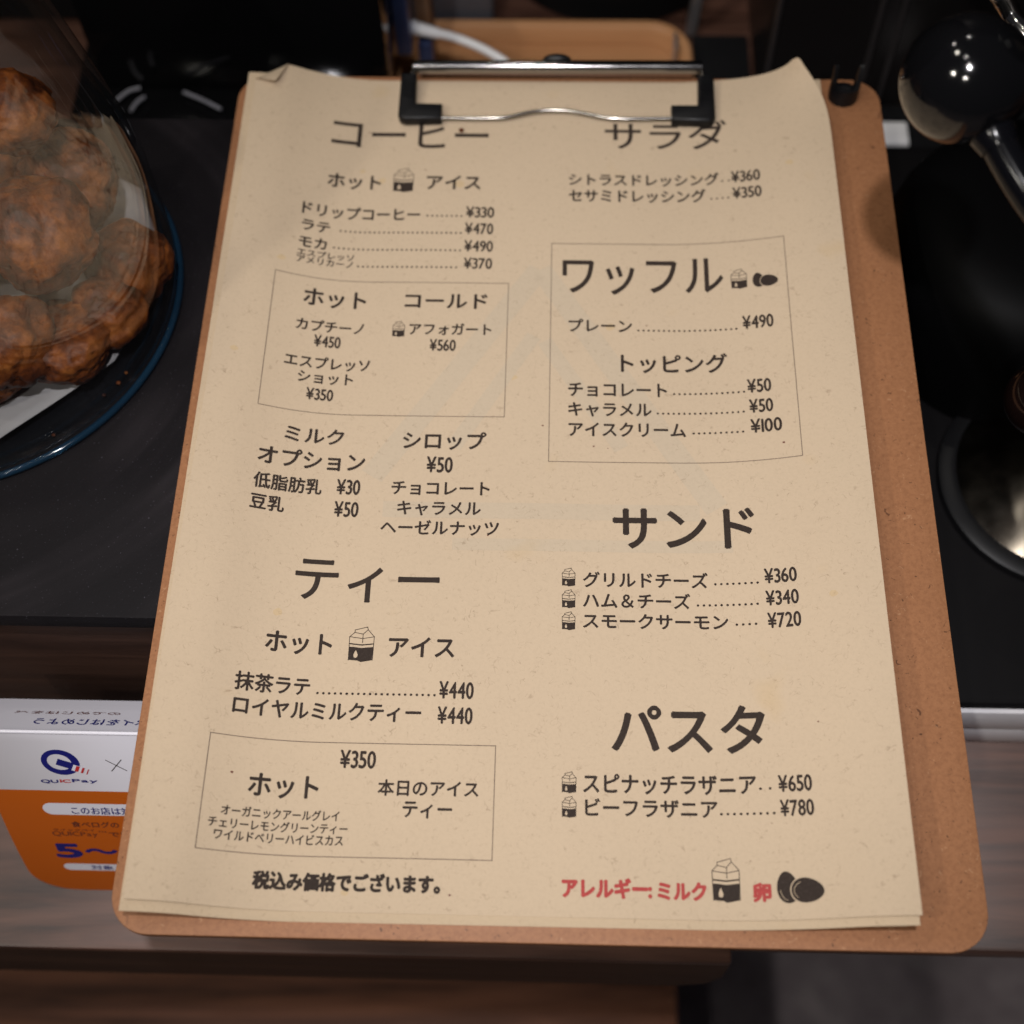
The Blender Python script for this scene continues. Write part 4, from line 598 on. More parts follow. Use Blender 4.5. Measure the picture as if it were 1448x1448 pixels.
(25273, [(626,836,626,676,389,676,389,604,626,604,626,432,403,432,403,360,585,360,544,287,494,218,438,155,379,100,318,57,336,40,356,18,372,-2,428,42,483,94,535,156,584,222,626,294,626,-82,701,-82,701,300,738,230,780,164,825,104,872,50,920,6,936,26,956,46,975,63,922,107,871,161,822,223,779,290,742,360,932,360,932,432,701,432,701,604,954,604,954,676,701,676,701,836), (183,840,183,638,44,638,44,567,183,567,183,352,148,342,116,333,84,324,55,317,28,310,50,237,183,277,183,8,181,-3,174,-8,164,-10,144,-10,110,-10,68,-10,78,-33,86,-58,91,-79,127,-79,157,-78,182,-75,204,-71,221,-65,242,-50,252,-26,256,8,256,299,383,338,374,408,256,373,256,567,370,567,370,638,256,638,256,840)]),
(26085, [(253,352,752,352,752,71,253,71), (253,426,253,697,752,697,752,426), (176,772,176,-69,253,-69,253,-4,752,-4,752,-64,832,-64,832,772)]),
(26412, [(460,839,460,629,65,629,65,553,367,553,318,452,258,358,190,272,116,198,37,140,56,122,76,100,92,79,177,148,256,232,328,330,392,438,444,553,460,553,460,183,226,183,226,107,460,107,460,-80,539,-80,539,107,772,107,772,183,539,183,539,553,553,553,604,438,668,330,740,232,820,148,906,81,924,104,944,127,965,146,884,203,807,275,738,360,678,454,628,553,937,553,937,629,539,629,539,839)]),
(26684, [(575,667,794,667,774,630,753,594,729,560,703,527,675,496,648,526,622,556,600,586,580,618,563,648), (202,840,202,626,52,626,52,555,193,555,170,470,141,386,106,306,68,234,28,175,42,155,56,131,67,109,96,154,126,206,153,266,178,330,202,397,202,-79,273,-79,273,425,292,398,310,370,328,343,344,318,355,299,400,356,382,379,356,413,324,451,295,486,273,511,273,555,387,555,363,535,383,520,404,500,422,484,442,502,462,523,482,544,502,566,521,590,538,562,557,534,578,505,601,478,626,450,574,408,518,372,460,340,401,313,341,291,357,272,372,250,384,230,410,240,436,250,462,262,462,-81,532,-81,532,-37,811,-37,811,-77,884,-77,884,270,930,252,944,274,960,296,977,315,920,335,866,358,815,386,768,416,726,449,766,494,803,544,836,596,865,653,889,713,842,735,828,732,612,732,628,762,642,792,654,822,582,841,556,780,524,722,487,666,446,616,403,570,403,626,273,626,273,840), (532,29,532,222,811,222,811,29), (511,287,546,306,580,328,613,350,645,375,676,401,706,376,738,352,773,328,809,307,847,287)]),
(31246, [(520,573,834,573,834,389,520,389), (448,640,448,321,556,321,544,232,523,152,486,82,430,22,348,-25,366,-42,382,-63,395,-83,485,-28,548,42,590,124,615,218,629,321,712,321,712,29,714,-10,722,-36,738,-54,762,-63,797,-66,883,-66,914,-62,937,-46,952,-16,962,30,967,97,946,104,922,114,904,126,902,70,899,34,894,12,886,2,876,0,807,0,790,2,784,10,782,29,782,321,908,321,908,640,799,640,816,672,833,706,850,742,866,778,882,814,806,840,793,802,778,760,760,718,741,677,723,640,581,640,639,667,628,697,612,731,592,767,570,803,548,837,486,810,507,776,526,741,544,705,560,670,571,640), (364,832,314,813,254,796,188,779,120,764,53,752,62,733,70,712,75,694,102,698,128,702,156,706,184,712,212,717,212,553,48,553,48,483,200,483,173,414,140,344,104,276,66,217,28,168,42,146,57,121,68,98,98,140,129,188,158,243,186,302,212,362,212,-80,286,-80,286,386,307,359,329,330,349,302,366,278,379,257,423,317,404,338,374,370,340,404,308,436,286,458,286,483,419,483,419,553,286,553,286,734,312,741,338,748,364,756,387,764,409,772)]),
(32938, [(616,822,627,792,638,760,648,728,656,698,662,673,737,696,730,721,721,750,710,780,699,811,688,840), (106,803,106,444,105,350,100,248,88,145,66,45,33,-46,54,-55,76,-68,94,-81,118,-20,138,46,152,116,162,187,169,259,315,259,315,10,313,0,307,-6,297,-8,276,-8,240,-8,196,-8,206,-32,214,-58,219,-80,256,-80,286,-79,312,-76,333,-72,350,-66,366,-56,376,-42,382,-25,403,-42,423,-62,438,-82,510,-12,563,70,601,163,626,267,641,380,836,380,830,247,824,148,816,78,806,33,794,10,784,2,773,-2,757,-3,742,-3,722,-2,696,-2,666,0,634,3,646,-20,654,-46,657,-69,688,-70,718,-72,746,-72,770,-72,790,-71,818,-66,840,-54,859,-36,875,-4,887,50,897,134,905,254,912,416,912,430,912,444,913,451,646,451,648,480,649,509,650,538,650,568,651,598,960,598,960,671,417,671,417,598,574,598,568,444,554,301,522,174,468,64,382,-23,384,-14,384,-2,385,10,385,803), (175,733,315,733,315,569,175,569), (175,499,315,499,315,330,173,330,174,370,174,408,175,444)]),
(33026, [(98,806,98,445,97,351,92,250,80,146,60,46,27,-45,47,-54,69,-66,87,-79,110,-18,129,47,143,116,152,188,159,260,304,260,304,12,302,2,297,-4,286,-6,266,-6,232,-6,190,-6,200,-28,208,-54,212,-76,248,-76,278,-76,303,-73,324,-69,340,-63,359,-47,370,-22,373,12,373,806), (165,737,304,737,304,571,165,571), (165,502,304,502,304,331,163,331,164,371,165,410,165,446), (463,362,463,-79,533,-79,533,-37,835,-37,835,-75,908,-75,908,362), (533,27,533,134,835,134,835,27), (533,196,533,298,835,298,835,196), (455,834,455,555,459,511,473,480,499,461,540,451,598,448,826,448,876,452,910,468,934,498,948,546,957,614,934,620,910,630,889,642,885,587,878,550,867,529,848,518,821,516,602,516,554,519,532,530,527,555,527,614,608,632,689,652,768,676,842,701,908,728,854,785,802,762,741,739,672,717,600,696,527,678,527,834)]),
(33590, [(276,197,246,152,211,110,170,71,127,36,82,5,102,-10,124,-28,143,-44,189,-10,234,31,278,76,317,125,350,176), (632,162,680,123,728,81,773,38,813,-4,844,-41,906,3,874,40,833,81,787,124,738,164,691,202), (463,440,463,312,176,312,176,241,463,241,463,3,462,-6,456,-11,446,-13,423,-14,386,-14,340,-13,350,-36,358,-60,364,-83,400,-83,432,-82,460,-80,482,-76,502,-71,526,-56,538,-33,541,2,541,241,823,241,823,312,541,312,541,440), (646,840,646,740,350,740,350,840,274,840,274,740,62,740,62,670,274,670,274,575,350,575,350,670,646,670,646,575,723,575,723,670,941,670,941,740,723,740,723,840), (488,651,428,578,352,511,258,452,154,400,39,356,56,338,74,314,87,293,186,332,278,378,362,429,438,486,503,550,575,488,656,430,744,378,832,333,918,298,932,320,950,344,969,363,878,395,784,438,694,488,612,543,543,600,559,623)]),
(35910, [(78,788,78,719,917,719,917,788), (243,244,262,204,280,160,296,116,310,76,319,42,392,64,382,98,368,138,352,180,332,223,312,263), (247,541,734,541,734,355,247,355), (170,612,170,285,815,285,815,612), (676,262,660,216,639,168,616,118,592,70,567,25,56,25,56,-44,943,-44,943,25,644,25,668,65,691,108,715,153,738,198,759,241)]),
(35937, [(341,844,302,793,254,740,196,688,128,636,52,590,70,576,88,557,102,538,122,550,141,562,160,575,160,411,328,411,282,385,231,362,178,342,123,324,65,310,78,292,92,272,103,254,162,272,218,292,272,315,324,341,373,370,398,353,420,336,441,318,384,283,317,250,244,221,170,196,98,177,113,161,128,142,140,124,209,146,282,173,353,205,420,242,479,280,494,262,508,244,520,226,450,177,366,132,273,90,177,56,84,30,100,14,116,-7,129,-27,214,1,302,36,390,78,473,124,546,173,558,131,560,93,554,60,540,32,520,13,498,2,476,-2,450,-3,423,-3,390,-2,355,1,365,-21,372,-46,375,-68,407,-69,437,-70,463,-70,502,-68,536,-58,569,-40,603,-8,624,36,633,88,626,148,605,211,660,237,690,179,730,120,779,63,836,12,903,-29,916,-6,934,17,953,36,890,70,834,113,787,162,748,215,719,268,749,284,778,300,808,317,835,334,861,351,801,396,763,370,720,342,672,313,624,286,578,261,556,292,530,322,499,352,464,380,425,407,430,411,849,411,849,636,582,636,600,656,616,678,632,700,647,722,660,743,609,777,597,773,377,773,392,792,406,810,420,828), (324,713,554,713,535,686,514,660,492,636,241,636,270,662,298,687), (231,578,495,578,480,554,464,531,446,510,428,489,407,470,231,470), (566,578,775,578,775,470,492,470,509,490,524,510,539,532,553,554)]),
(36796, [(81,787,116,754,151,720,184,684,212,649,234,618,293,664,270,694,240,727,206,762,171,796,136,827), (457,765,486,743,513,720,536,694,558,668,576,641,550,516,510,406,458,310,392,228,310,162,330,145,352,124,368,106,441,168,503,240,555,324,597,419,630,526,664,428,698,332,744,242,812,163,910,101,920,124,936,150,951,171,819,272,746,402,695,546,626,691,500,821), (262,449,49,449,49,379,189,379,189,128,162,114,133,96,103,71,72,42,41,9,89,-55,120,-16,148,19,176,47,201,66,223,72,248,62,280,39,318,12,362,-10,410,-26,464,-36,526,-40,596,-42,662,-42,738,-40,817,-38,888,-36,943,-33,947,-8,955,19,964,42,900,36,828,31,750,27,672,25,597,24,533,25,475,29,423,38,376,51,335,71,306,90,282,108,262,122)]),
(39135, [(708,365,708,276,290,276,290,365), (708,423,290,423,290,506,708,506), (438,153,522,110,608,62,692,13,766,-35,826,-78,880,-26,851,-5,818,18,780,41,741,65,699,89,734,110,770,133,806,157,840,182,873,206,817,249,783,221,783,542,812,528,840,516,868,505,896,495,925,486,938,508,956,532,975,552,878,582,782,623,692,672,611,728,545,789,563,814,496,847,430,766,348,693,252,630,147,576,38,534,56,515,72,494,86,473,112,483,138,494,165,505,190,516,216,529,216,49,210,18,198,-2,182,-14,194,-34,204,-56,211,-78,228,-71,258,-62,312,-49,402,-30,535,-2,534,17,534,40,535,63,290,18,290,214,774,214,748,195,721,176,693,158,666,140,638,123,607,139,576,154,546,170,516,184,487,198), (428,649,446,623,463,595,478,568,287,568,334,598,380,631,424,666,465,702,503,740,542,702,586,665,632,630,680,598,732,568,555,568,538,600,516,635,494,668)]),
(65286, [(432,-12,486,-8,536,5,580,24,620,52,656,84,688,58,716,36,743,18,768,2,791,-13,834,61,816,72,793,88,768,105,739,126,709,149,738,194,764,240,784,290,802,340,816,395,732,395,722,350,710,308,694,270,674,233,651,199,611,234,570,271,530,308,492,348,457,387,506,420,550,456,586,496,610,543,619,598,612,648,591,689,558,720,514,740,461,747,404,739,356,716,319,679,296,630,287,570,290,536,298,501,311,467,328,432,350,398,302,366,260,331,225,290,202,244,193,188,204,120,235,66,285,24,351,-3), (598,136,569,110,538,90,506,74,474,64,439,61,386,66,341,83,306,110,284,146,277,192,283,228,299,260,324,290,355,318,391,343,428,300,468,258,510,216,554,176), (417,439,398,467,384,494,372,522,366,548,363,574,368,610,380,640,402,663,429,677,463,682,492,678,514,665,532,646,542,622,546,595,540,557,521,523,492,493,458,465)]),
(65374, [(472,352,514,314,555,284,598,262,646,250,697,245,759,252,816,274,870,309,917,358,958,420,887,458,859,414,826,378,787,350,744,332,698,326,658,330,622,340,590,357,560,380,528,408,486,446,445,476,402,498,354,510,303,515,241,508,184,486,130,451,83,402,42,340,113,302,141,346,174,382,213,410,256,428,302,434,342,430,378,420,410,403,440,380)])]
ROWS = [
('コーヒー', 36.16, 91.42, 272.24, 15.47, 'h', 'k', 'heading'),
('ホット', 36.45, 54.58, 253.39, 7.25, 'm', 'k', 'subheading'),
('アイス', 70.8, 89.39, 253.74, 7.26, 'm', 'k', 'subheading'),
('ドリップコーヒー', 29.24, 69.07, 239.76, 5.99, 'm', 'k', 'r1'),
('¥330', 85.01, 94.53, 241.13, 6.38, 'p', 'k', 'r1'),
('ラテ', 29.67, 38.81, 232.76, 5.4, 'm', 'k', 'r2'),
('¥470', 84.94, 94.42, 233.92, 6.51, 'p', 'k', 'r2'),
('モカ', 29.4, 38.3, 225.48, 5.41, 'm', 'k', 'r3'),
('¥490', 85.01, 94.56, 226.48, 6.41, 'p', 'k', 'r3'),
('エスプレッソ', 29.23, 47.78, 221.77, 3.19, 's', 'k', 'r4'),
('アメリカーノ', 29.27, 47.66, 218.82, 3.34, 's', 'k', 'r4'),
('¥370', 85.12, 94.51, 219.24, 6.24, 'p', 'k', 'r4'),
('サラダ', 132.97, 175.72, 273.25, 13.92, 'h', 'k', 'heading'),
('シトラスドレッシング', 120.31, 172.06, 256.1, 5.71, 'm', 'k', 'r5'),
('¥360', 176.41, 185.9, 256.08, 6.73, 'p', 'k', 'r5'),
('セサミドレッシング', 120.35, 167.28, 248.83, 5.99, 'm', 'k', 'r6'),
('¥350', 176.53, 186.02, 248.79, 6.64, 'p', 'k', 'r6'),
('ホット', 33.06, 53.2, 202.38, 8.05, 'm', 'k', 'subheading'),
('コールド', 66.3, 93.47, 203.04, 7.12, 'm', 'k', 'subheading'),
('カプチーノ', 31.7, 53.31, 192.17, 5.08, 'm', 'k', 'r7'),
('¥450', 37.81, 46.15, 186.13, 6.14, 'p', 'k', 'r7'),
('エスプレッソ', 29.43, 56.27, 177.85, 5.17, 'm', 'k', 'r8'),
('ショット', 34.05, 51.33, 172.34, 4.93, 'm', 'k', 'r8'),
('¥350', 37.18, 45.48, 165.86, 5.96, 'p', 'k', 'r8'),
('アフォガート', 68.39, 95.21, 192.43, 5.07, 'm', 'k', 'r9'),
('¥560', 75.38, 83.74, 185.91, 6.11, 'p', 'k', 'r9'),
('ワッフル', 118.43, 171.58, 210.52, 17.83, 'h', 'k', 'heading'),
('プレーン', 120.58, 141.14, 194.29, 5.69, 'm', 'k', 'r10'),
('¥490', 177.09, 186.59, 194.45, 7.06, 'p', 'k', 'r10'),
('トッピング', 137.55, 171.36, 178.94, 7.77, 'm', 'k', 'subheading'),
('チョコレート', 120.62, 151.85, 169.44, 6.04, 'm', 'k', 'r11'),
('¥50', 177.27, 184.38, 169.87, 6.9, 'p', 'k', 'r11'),
('キャラメル', 120.67, 146.83, 162.14, 5.76, 'm', 'k', 'r12'),
('¥50', 177.47, 184.48, 162.37, 6.79, 'p', 'k', 'r12'),
('アイスクリーム', 120.82, 157.35, 154.66, 5.87, 'm', 'k', 'r13'),
('¥100', 177.46, 186.69, 155.04, 6.76, 'p', 'k', 'r13'),
('ミルク', 32.26, 50.2, 150.12, 6.37, 'm', 'k', 'subheading'),
('オプション', 25.31, 57.49, 140.93, 7.18, 'm', 'k', 'subheading'),
('シロップ', 68.99, 94.85, 149.4, 6.94, 'm', 'k', 'r14'),
('¥50', 76.85, 84.76, 140.75, 7.63, 'p', 'k', 'r14'),
('低脂肪乳', 24.89, 44.91, 132.24, 5.76, 'm', 'k', 'r15'),
('¥30', 49.61, 56.67, 132.32, 7.19, 'p', 'k', 'r15'),
('豆乳', 24.75, 34.39, 124.9, 5.62, 'm', 'k', 'r16'),
('¥50', 49.49, 56.72, 124.6, 7.16, 'p', 'k', 'r16'),
('チョコレート', 66.5, 96.55, 132.97, 5.51, 'm', 'k', 'menu_row'),
('キャラメル', 68.73, 94.1, 126.07, 5.43, 'm', 'k', 'menu_row'),
('ヘーゼルナッツ', 64.05, 99.77, 119.33, 5.41, 'm', 'k', 'menu_row'),
('ティー', 40.06, 82.67, 97.74, 16.17, 'h', 'k', 'heading'),
('サンド', 134.57, 176.41, 116.35, 15.92, 'H', 'k', 'heading'),
('グリルドチーズ', 125.41, 162.08, 102.83, 5.45, 'm', 'k', 'r17'),
('¥360', 178.54, 187.44, 103.37, 6.48, 'p', 'k', 'r17'),
('ハム＆チーズ', 125.42, 156.7, 96.12, 5.33, 'm', 'k', 'r18'),
('¥340', 178.52, 187.51, 96.29, 6.37, 'p', 'k', 'r18'),
('スモークサーモン', 125.42, 167.41, 89.64, 5.29, 'm', 'k', 'r19'),
('¥720', 178.65, 187.66, 89.17, 6.51, 'p', 'k', 'r19'),
('ホット', 33.75, 52.42, 80.04, 7.55, 'm', 'k', 'subheading'),
('アイス', 69.16, 88.09, 79.71, 7.31, 'm', 'k', 'subheading'),
('抹茶ラテ', 26.87, 47.29, 67.4, 5.95, 'm', 'k', 'r20'),
('¥440', 84.48, 94.12, 67.04, 6.97, 'p', 'k', 'r20'),
('ロイヤルミルクティー', 27.17, 79.53, 60.24, 5.97, 'm', 'k', 'r21'),
('¥440', 84.35, 94.09, 59.56, 6.84, 'p', 'k', 'r21'),
('¥350', 57.87, 67.67, 46.18, 6.96, 'p', 'k', 'menu_row'),
('ホット', 33.75, 52.4, 37.53, 7.5, 'm', 'k', 'subheading'),
('オーガニックアールグレイ', 27.53, 58.9, 31.3, 3.12, 's', 'k', 'menu_row'),
('チェリーレモングリーンティー', 24.65, 61.4, 27.83, 3.1, 's', 'k', 'menu_row'),
('ワイルドベリーハイビスカス', 26.44, 60.47, 24.6, 3.17, 's', 'k', 'menu_row'),
('本日のアイス', 68.97, 96.58, 38.92, 4.86, 'm', 'k', 'r22'),
('ティー', 76.17, 89.54, 32.92, 5.37, 'm', 'k', 'r22'),
('税込み価格でございます。', 37.59, 89.66, 12.75, 4.94, 'x', 'k', 'footnote'),
('パスタ', 133.65, 175.79, 52.99, 15.69, 'H', 'k', 'heading'),
('スピナッチラザニア', 125.52, 172.54, 40.91, 6.12, 'm', 'k', 'r23'),
('¥650', 178.49, 187.04, 40.93, 6.25, 'p', 'k', 'r23'),
('ビーフラザニア', 126.08, 161.94, 34.4, 5.52, 'm', 'k', 'r24'),
('¥780', 178.59, 187.07, 34.21, 6.14, 'p', 'k', 'r24'),
('アレルギー:', 119.99, 143.49, 12.53, 5.49, 'x', 'r', 'allergy_note'),
('ミルク', 145.38, 157.94, 12.32, 5.22, 'x', 'r', 'allergy_note'),
('卵', 170.38, 174.7, 12.23, 4.98, 'x', 'r', 'allergy_note')]
DOTS = [
(71.73, 83.41, 241.41, 8, 'r1'),
(42.51, 83.51, 234.04, 26, 'r2'),
(40.86, 83.54, 226.63, 27, 'r3'),
(49.5, 82.55, 219.44, 21, 'r4'),
(173.21, 175.48, 256.88, 2, 'r5'),
(169.28, 174.94, 249.31, 4, 'r6'),
(143.28, 174.97, 194.67, 20, 'r10'),
(154.23, 176.1, 170.24, 14, 'r11'),
(148.85, 175.61, 162.84, 17, 'r12'),
(159.83, 175.05, 155.55, 10, 'r13'),
(164.3, 176.48, 103.62, 8, 'r17'),
(158.99, 176.09, 96.85, 11, 'r18'),
(169.86, 175.3, 90.56, 4, 'r19'),
(49.68, 83.12, 67.73, 21, 'r20'),
(173.69, 176.24, 41.79, 2, 'r23'),
(162.95, 176.89, 34.96, 9, 'r24')]
ICONS = [
('milk', 59.11, 251.88, 6.88, 10.86),
('milk', 62.86, 191.1, 3.88, 6.3),
('milk', 174.21, 210.57, 5.0, 8.03),
('egg', 181.06, 210.61, 8.05, 5.82),
('milk', 119.14, 102.49, 3.82, 6.06),
('milk', 119.2, 95.52, 3.79, 5.96),
('milk', 119.25, 88.57, 3.75, 5.86),
('milk', 57.48, 77.57, 7.2, 10.99),
('milk', 119.64, 40.29, 3.84, 6.08),
('milk', 119.7, 33.46, 3.8, 5.98),
('milk', 159.77, 11.45, 7.14, 11.72),
('egg', 176.36, 11.21, 11.72, 8.32)]
OUT = {}
for number, shape in LETTERS:
    OUT[chr(number)] = [[(q[i] / 1000, q[i + 1] / 1000) for i in range(0, len(q), 2)] for q in shape]
_cache = {}
def glyph(ch):
    k = ch
    if k in _cache: return _cache[k]
    cu = bpy.data.curves.new('g', 'CURVE'); cu.dimensions = '2D'; cu.fill_mode = 'BOTH'
    for lp in OUT[ch]:
        sp = cu.splines.new('POLY'); sp.points.add(len(lp) - 1); sp.use_cyclic_u = True
        for q, (x, y) in zip(sp.points, lp): q.co = (x, y, 0, 1)
    o = bpy.data.objects.new('g', cu); COL.objects.link(o)
    dg = bpy.context.evaluated_depsgraph_get()
    me = o.evaluated_get(dg).to_mesh()
    vs = [(v.co.x, v.co.y) for v in me.vertices]; fs = [tuple(f.vertices) for f in me.polygons]
    o.evaluated_get(dg).to_mesh_clear(); bpy.data.objects.remove(o); bpy.data.curves.remove(cu)
    _cache[k] = (vs, fs); return _cache[k]
def bbox(ch):
    xs = [x for l in OUT[ch] for x, y in l]; ys = [y for l in OUT[ch] for x, y in l]
    return min(xs), max(xs), min(ys), max(ys)
def text_into(bm, text, X0, X1, yb, em, off, flip=False):
    pos = []; pen = 0
    for ch in text:
        x0, x1, _, _ = bbox(ch)
        if ord(ch) < 0x2000: pos.append(pen - x0); pen += x1 - x0 + .085
        else: pos.append(pen); pen += 1.0
    lo = pos[0] + bbox(text[0])[0]; hi = pos[-1] + bbox(text[-1])[1]
    if text[-1] == '。': hi = pos[-1] + .9
    sx = (X1 - X0) / (hi - lo)
    if off < .004: shifts = [(0, 0)]
    elif off < .03: shifts = [(off, 0), (-off, 0), (0, off), (0, -off)]
    else: shifts = [(off * math.cos(a * math.pi / 4), off * math.sin(a * math.pi / 4)) for a in range(8)]
    for ch, px in zip(text, pos):
        vs, fs = glyph(ch)
        for k, (ox, oy) in enumerate(shifts):      # a heavier weight is the same shape printed a hair to each side
            q = [bm.verts.new((X0 + (px + x - lo) * sx + ox * em, yb + (y + oy) * em, .006 * k)) for x, y in vs]
            for f in fs:
                try: bm.faces.new([q[i] for i in f])
                except ValueError: pass
def disc_into(bm, x, y, r, n=10, ry=None):
    bm.faces.new([bm.verts.new((x + r * math.cos(2 * math.pi * i / n), y + (ry or r) * math.sin(2 * math.pi * i / n), 0)) for i in range(n)])
def stroke_into(bm, a, b, w):
    a, b = Vector(a), Vector(b); d = (b - a).normalized() * (w / 2); nn = Vector((-d.y, d.x))
    bm.faces.new([bm.verts.new((*q, 0)) for q in (a - d - nn, b + d - nn, b + d + nn, a - d + nn)])
def drape(bm, zfun, dz, cut=4.0, fine=False):
    bmesh.ops.dissolve_degenerate(bm, edges=bm.edges, dist=1e-5)
    if bm.verts:
        xs = [v.co.x for v in bm.verts]; ys = [v.co.y for v in bm.verts]
        x = math.ceil(min(xs) / cut) * cut
        while x < max(xs):
            if x < 58 or x > 150 or fine:
                bmesh.ops.bisect_plane(bm, geom=bm.verts[:] + bm.edges[:] + bm.faces[:], plane_co=(x, 0, 0), plane_no=(1, 0, 0))
            x += cut
        if max(ys) - min(ys) > 15:
            y = math.ceil(min(ys) / 4) * 4
            while y < max(ys):
                bmesh.ops.bisect_plane(bm, geom=bm.verts[:] + bm.edges[:] + bm.faces[:], plane_co=(0, y, 0), plane_no=(0, 1, 0)); y += 4
    for f in bm.faces:
        f.normal_update()
        if f.normal.z < 0: f.normal_flip()
    for v in bm.verts: v.co.z += zfun(v.co.x, v.co.y) + dz
    return bm
def ink(name, bm, mat=None, dz=.10, fine=False):
    return obj(name, drape(bm, top_z, dz, 4.0, fine), mat or M_ink, s1, False)
WT = dict(h=.010, H=.022, m=.025, s=.021, p=.020, x=.052)
rows = {}
for t, X0, X1, yb, em, w, c, row in ROWS:
    key = row if row[0] == 'r' and row[1:].isdigit() else None
    bm = rows.get(key) if key else None
    if bm is None:
        bm = NB()
        if key: rows[key] = bm
    text_into(bm, t, X0, X1, yb, em, WT[w])
    if not key: ink(row, bm, M_red if c == 'r' else M_ink)
for X0, X1, Y, n, row in DOTS:
    for i in range(n): disc_into(rows[row], X0 + (X1 - X0) * i / max(1, n - 1), Y + .15, .39, 8)
for key, bm in rows.items(): ink('menu_row', bm)
def carton(X, Y, w, h):
    bm = NB(); L = .16 if w < 5 else .2
    P = lambda x, y: (X + x * w, Y + y * h)
    for a, b in (((.2, .91), (.7, .995)), ((.2, .91), (.2, .84)), ((.2, .84), (0, .715)), ((.2, .84), (.55, .79)), ((.7, .995), (.73, .92)), ((.73, .92), (1, .72)), ((.73, .92), (.54, .79)), ((0, .715), (0.02, .05)), ((1, .72), (.99, .06)), ((.54, .79), (.54, .55)), ((0, .715), (.54, .665)), ((.54, .665), (1, .72))):
        stroke_into(bm, P(*a), P(*b), L)
    def poly(pts): bm.faces.new([bm.verts.new((*P(*q), 0)) for q in pts])
    poly([(0.01, .535), (.52, .50), (.99, .535), (.99, .50), (.52, .465), (0.01, .50)])
    # dark lower half with a pale drop left open
    poly([(.39, .04), (.52, 0), (.97, .055), (.985, .43), (.52, .40), (.39, .408)])
    poly([(.02, .06), (.21, .05), (.21, .425), (.01, .43)]); poly([(.21, .05), (.39, .04), (.39, .10), (.30, .115), (.22, .14)][:5])
    poly([(.21, .05), (.22, .14), (.215, .20), (.21, .30)]); poly([(.21, .425), (.21, .30), (.30, .335), (.39, .30), (.39, .408)]); poly([(.39, .10), (.39, .30), (.385, .20), (.37, .14)])
    poly([(.39, .10), (.37, .14), (.30, .115)]); poly([(.21, .30), (.215, .22), (.26, .29), (.30, .335)]); poly([(.39, .30), (.30, .335), (.345, .27), (.385, .20)])
    return bm
def egg_pts(cx, cy, rx, ry, rot, g=0, n=40, blunt=.16):
    P = []
    for i in range(n):
        t = 2 * math.pi * i / n; x = (rx + g) * math.cos(t); y = (ry + g) * math.sin(t) * (1 - blunt * math.cos(t))
        P.append((cx + x * math.cos(rot) - y * math.sin(rot), cy + x * math.sin(rot) + y * math.cos(rot)))
    return P
for kd, X, Y, w, h in ICONS:
    if kd == 'milk': ink('milk_icon', carton(X, Y, w, h))
    else:
        a = egg_pts(X + .235 * w, Y + .49 * h, .50 * h, .235 * w, math.radians(97))
        b = egg_pts(X + .655 * w, Y + .375 * h, .35 * w, .385 * h, math.radians(-6)); ring = egg_pts(X + .655 * w, Y + .375 * h, .35 * w, .385 * h, math.radians(-6), .022 * w)
        bm = NB(); bm.faces.new([bm.verts.new((*q, 0)) for q in a]); e = ink('egg_icon', bm)
        bm = NB(); bm.faces.new([bm.verts.new((*q, 0)) for q in ring]); ink('egg_outline', bm, M_paper, .13)
        bm = NB(); bm.faces.new([bm.verts.new((*q, 0)) for q in b]); ink('egg_icon', bm, None, .16)
        if w > 10:
            bm = NB()
            for cxx, cyy, rx, ry, a0, a1 in ((.225, .49, .155, .40, 195, 268), (.655, .375, .29, .30, 120, 225)):
                q = [(X + cxx * w + rx * w * math.cos(math.radians(a0 + (a1 - a0) * i / 12)), Y + cyy * h + ry * h * math.sin(math.radians(a0 + (a1 - a0) * i / 12))) for i in range(13)]
                for u, v in zip(q, q[1:]): stroke_into(bm, u, v, .13)
            ink('egg_highlight', bm, M_paper2, .19)
for x0, y0, x1, y1 in ((23.3, 161.0, 100.4, 213.2), (114.6, 145.0, 192.0, 230.2), (22.4, 21.4, 101.0, 53.3)):
    bm = NB()
    for a, b in (((x0, y0), (x1, y0)), ((x1, y0), (x1, y1)), ((x1, y1), (x0, y1)), ((x0, y1), (x0, y0))): stroke_into(bm, a, b, .21)
    ink('box_outline', bm, M_line, .10, True)
bm = NB()                                   # print on the back of the sheet, showing through
for a, b, w in (((108.5, 216), (62, 142), 7.5), ((113, 216), (164, 132), 7.5), ((108, 190), (86, 152), 5.0), ((114, 188), (136, 152), 5.0), ((67, 127.5), (158, 127.5), 5.5), ((88, 116), (168, 116), 4.0)):
    stroke_into(bm, a, b, w)
ink('show_through_print', bm, M_ghost, .05, True)
for x, y, r in ((186.9, 150.5, .4), (128.6, 150.7, .35), (112.6, 158.0, .33), (49.0, 279, .3), (96.6, 119, .25), (146, 196.8, .3), (90, 12, .35), (29, 43, .4), (133, 150, .2), (190, 60, .25), (70, 262, .3), (178, 18, .22)):
    bm = NB(); disc_into(bm, x, y, r, 8, r * .8); ink('paper_speck', bm, M_cardk, .08)      # flecks of ink and dirt
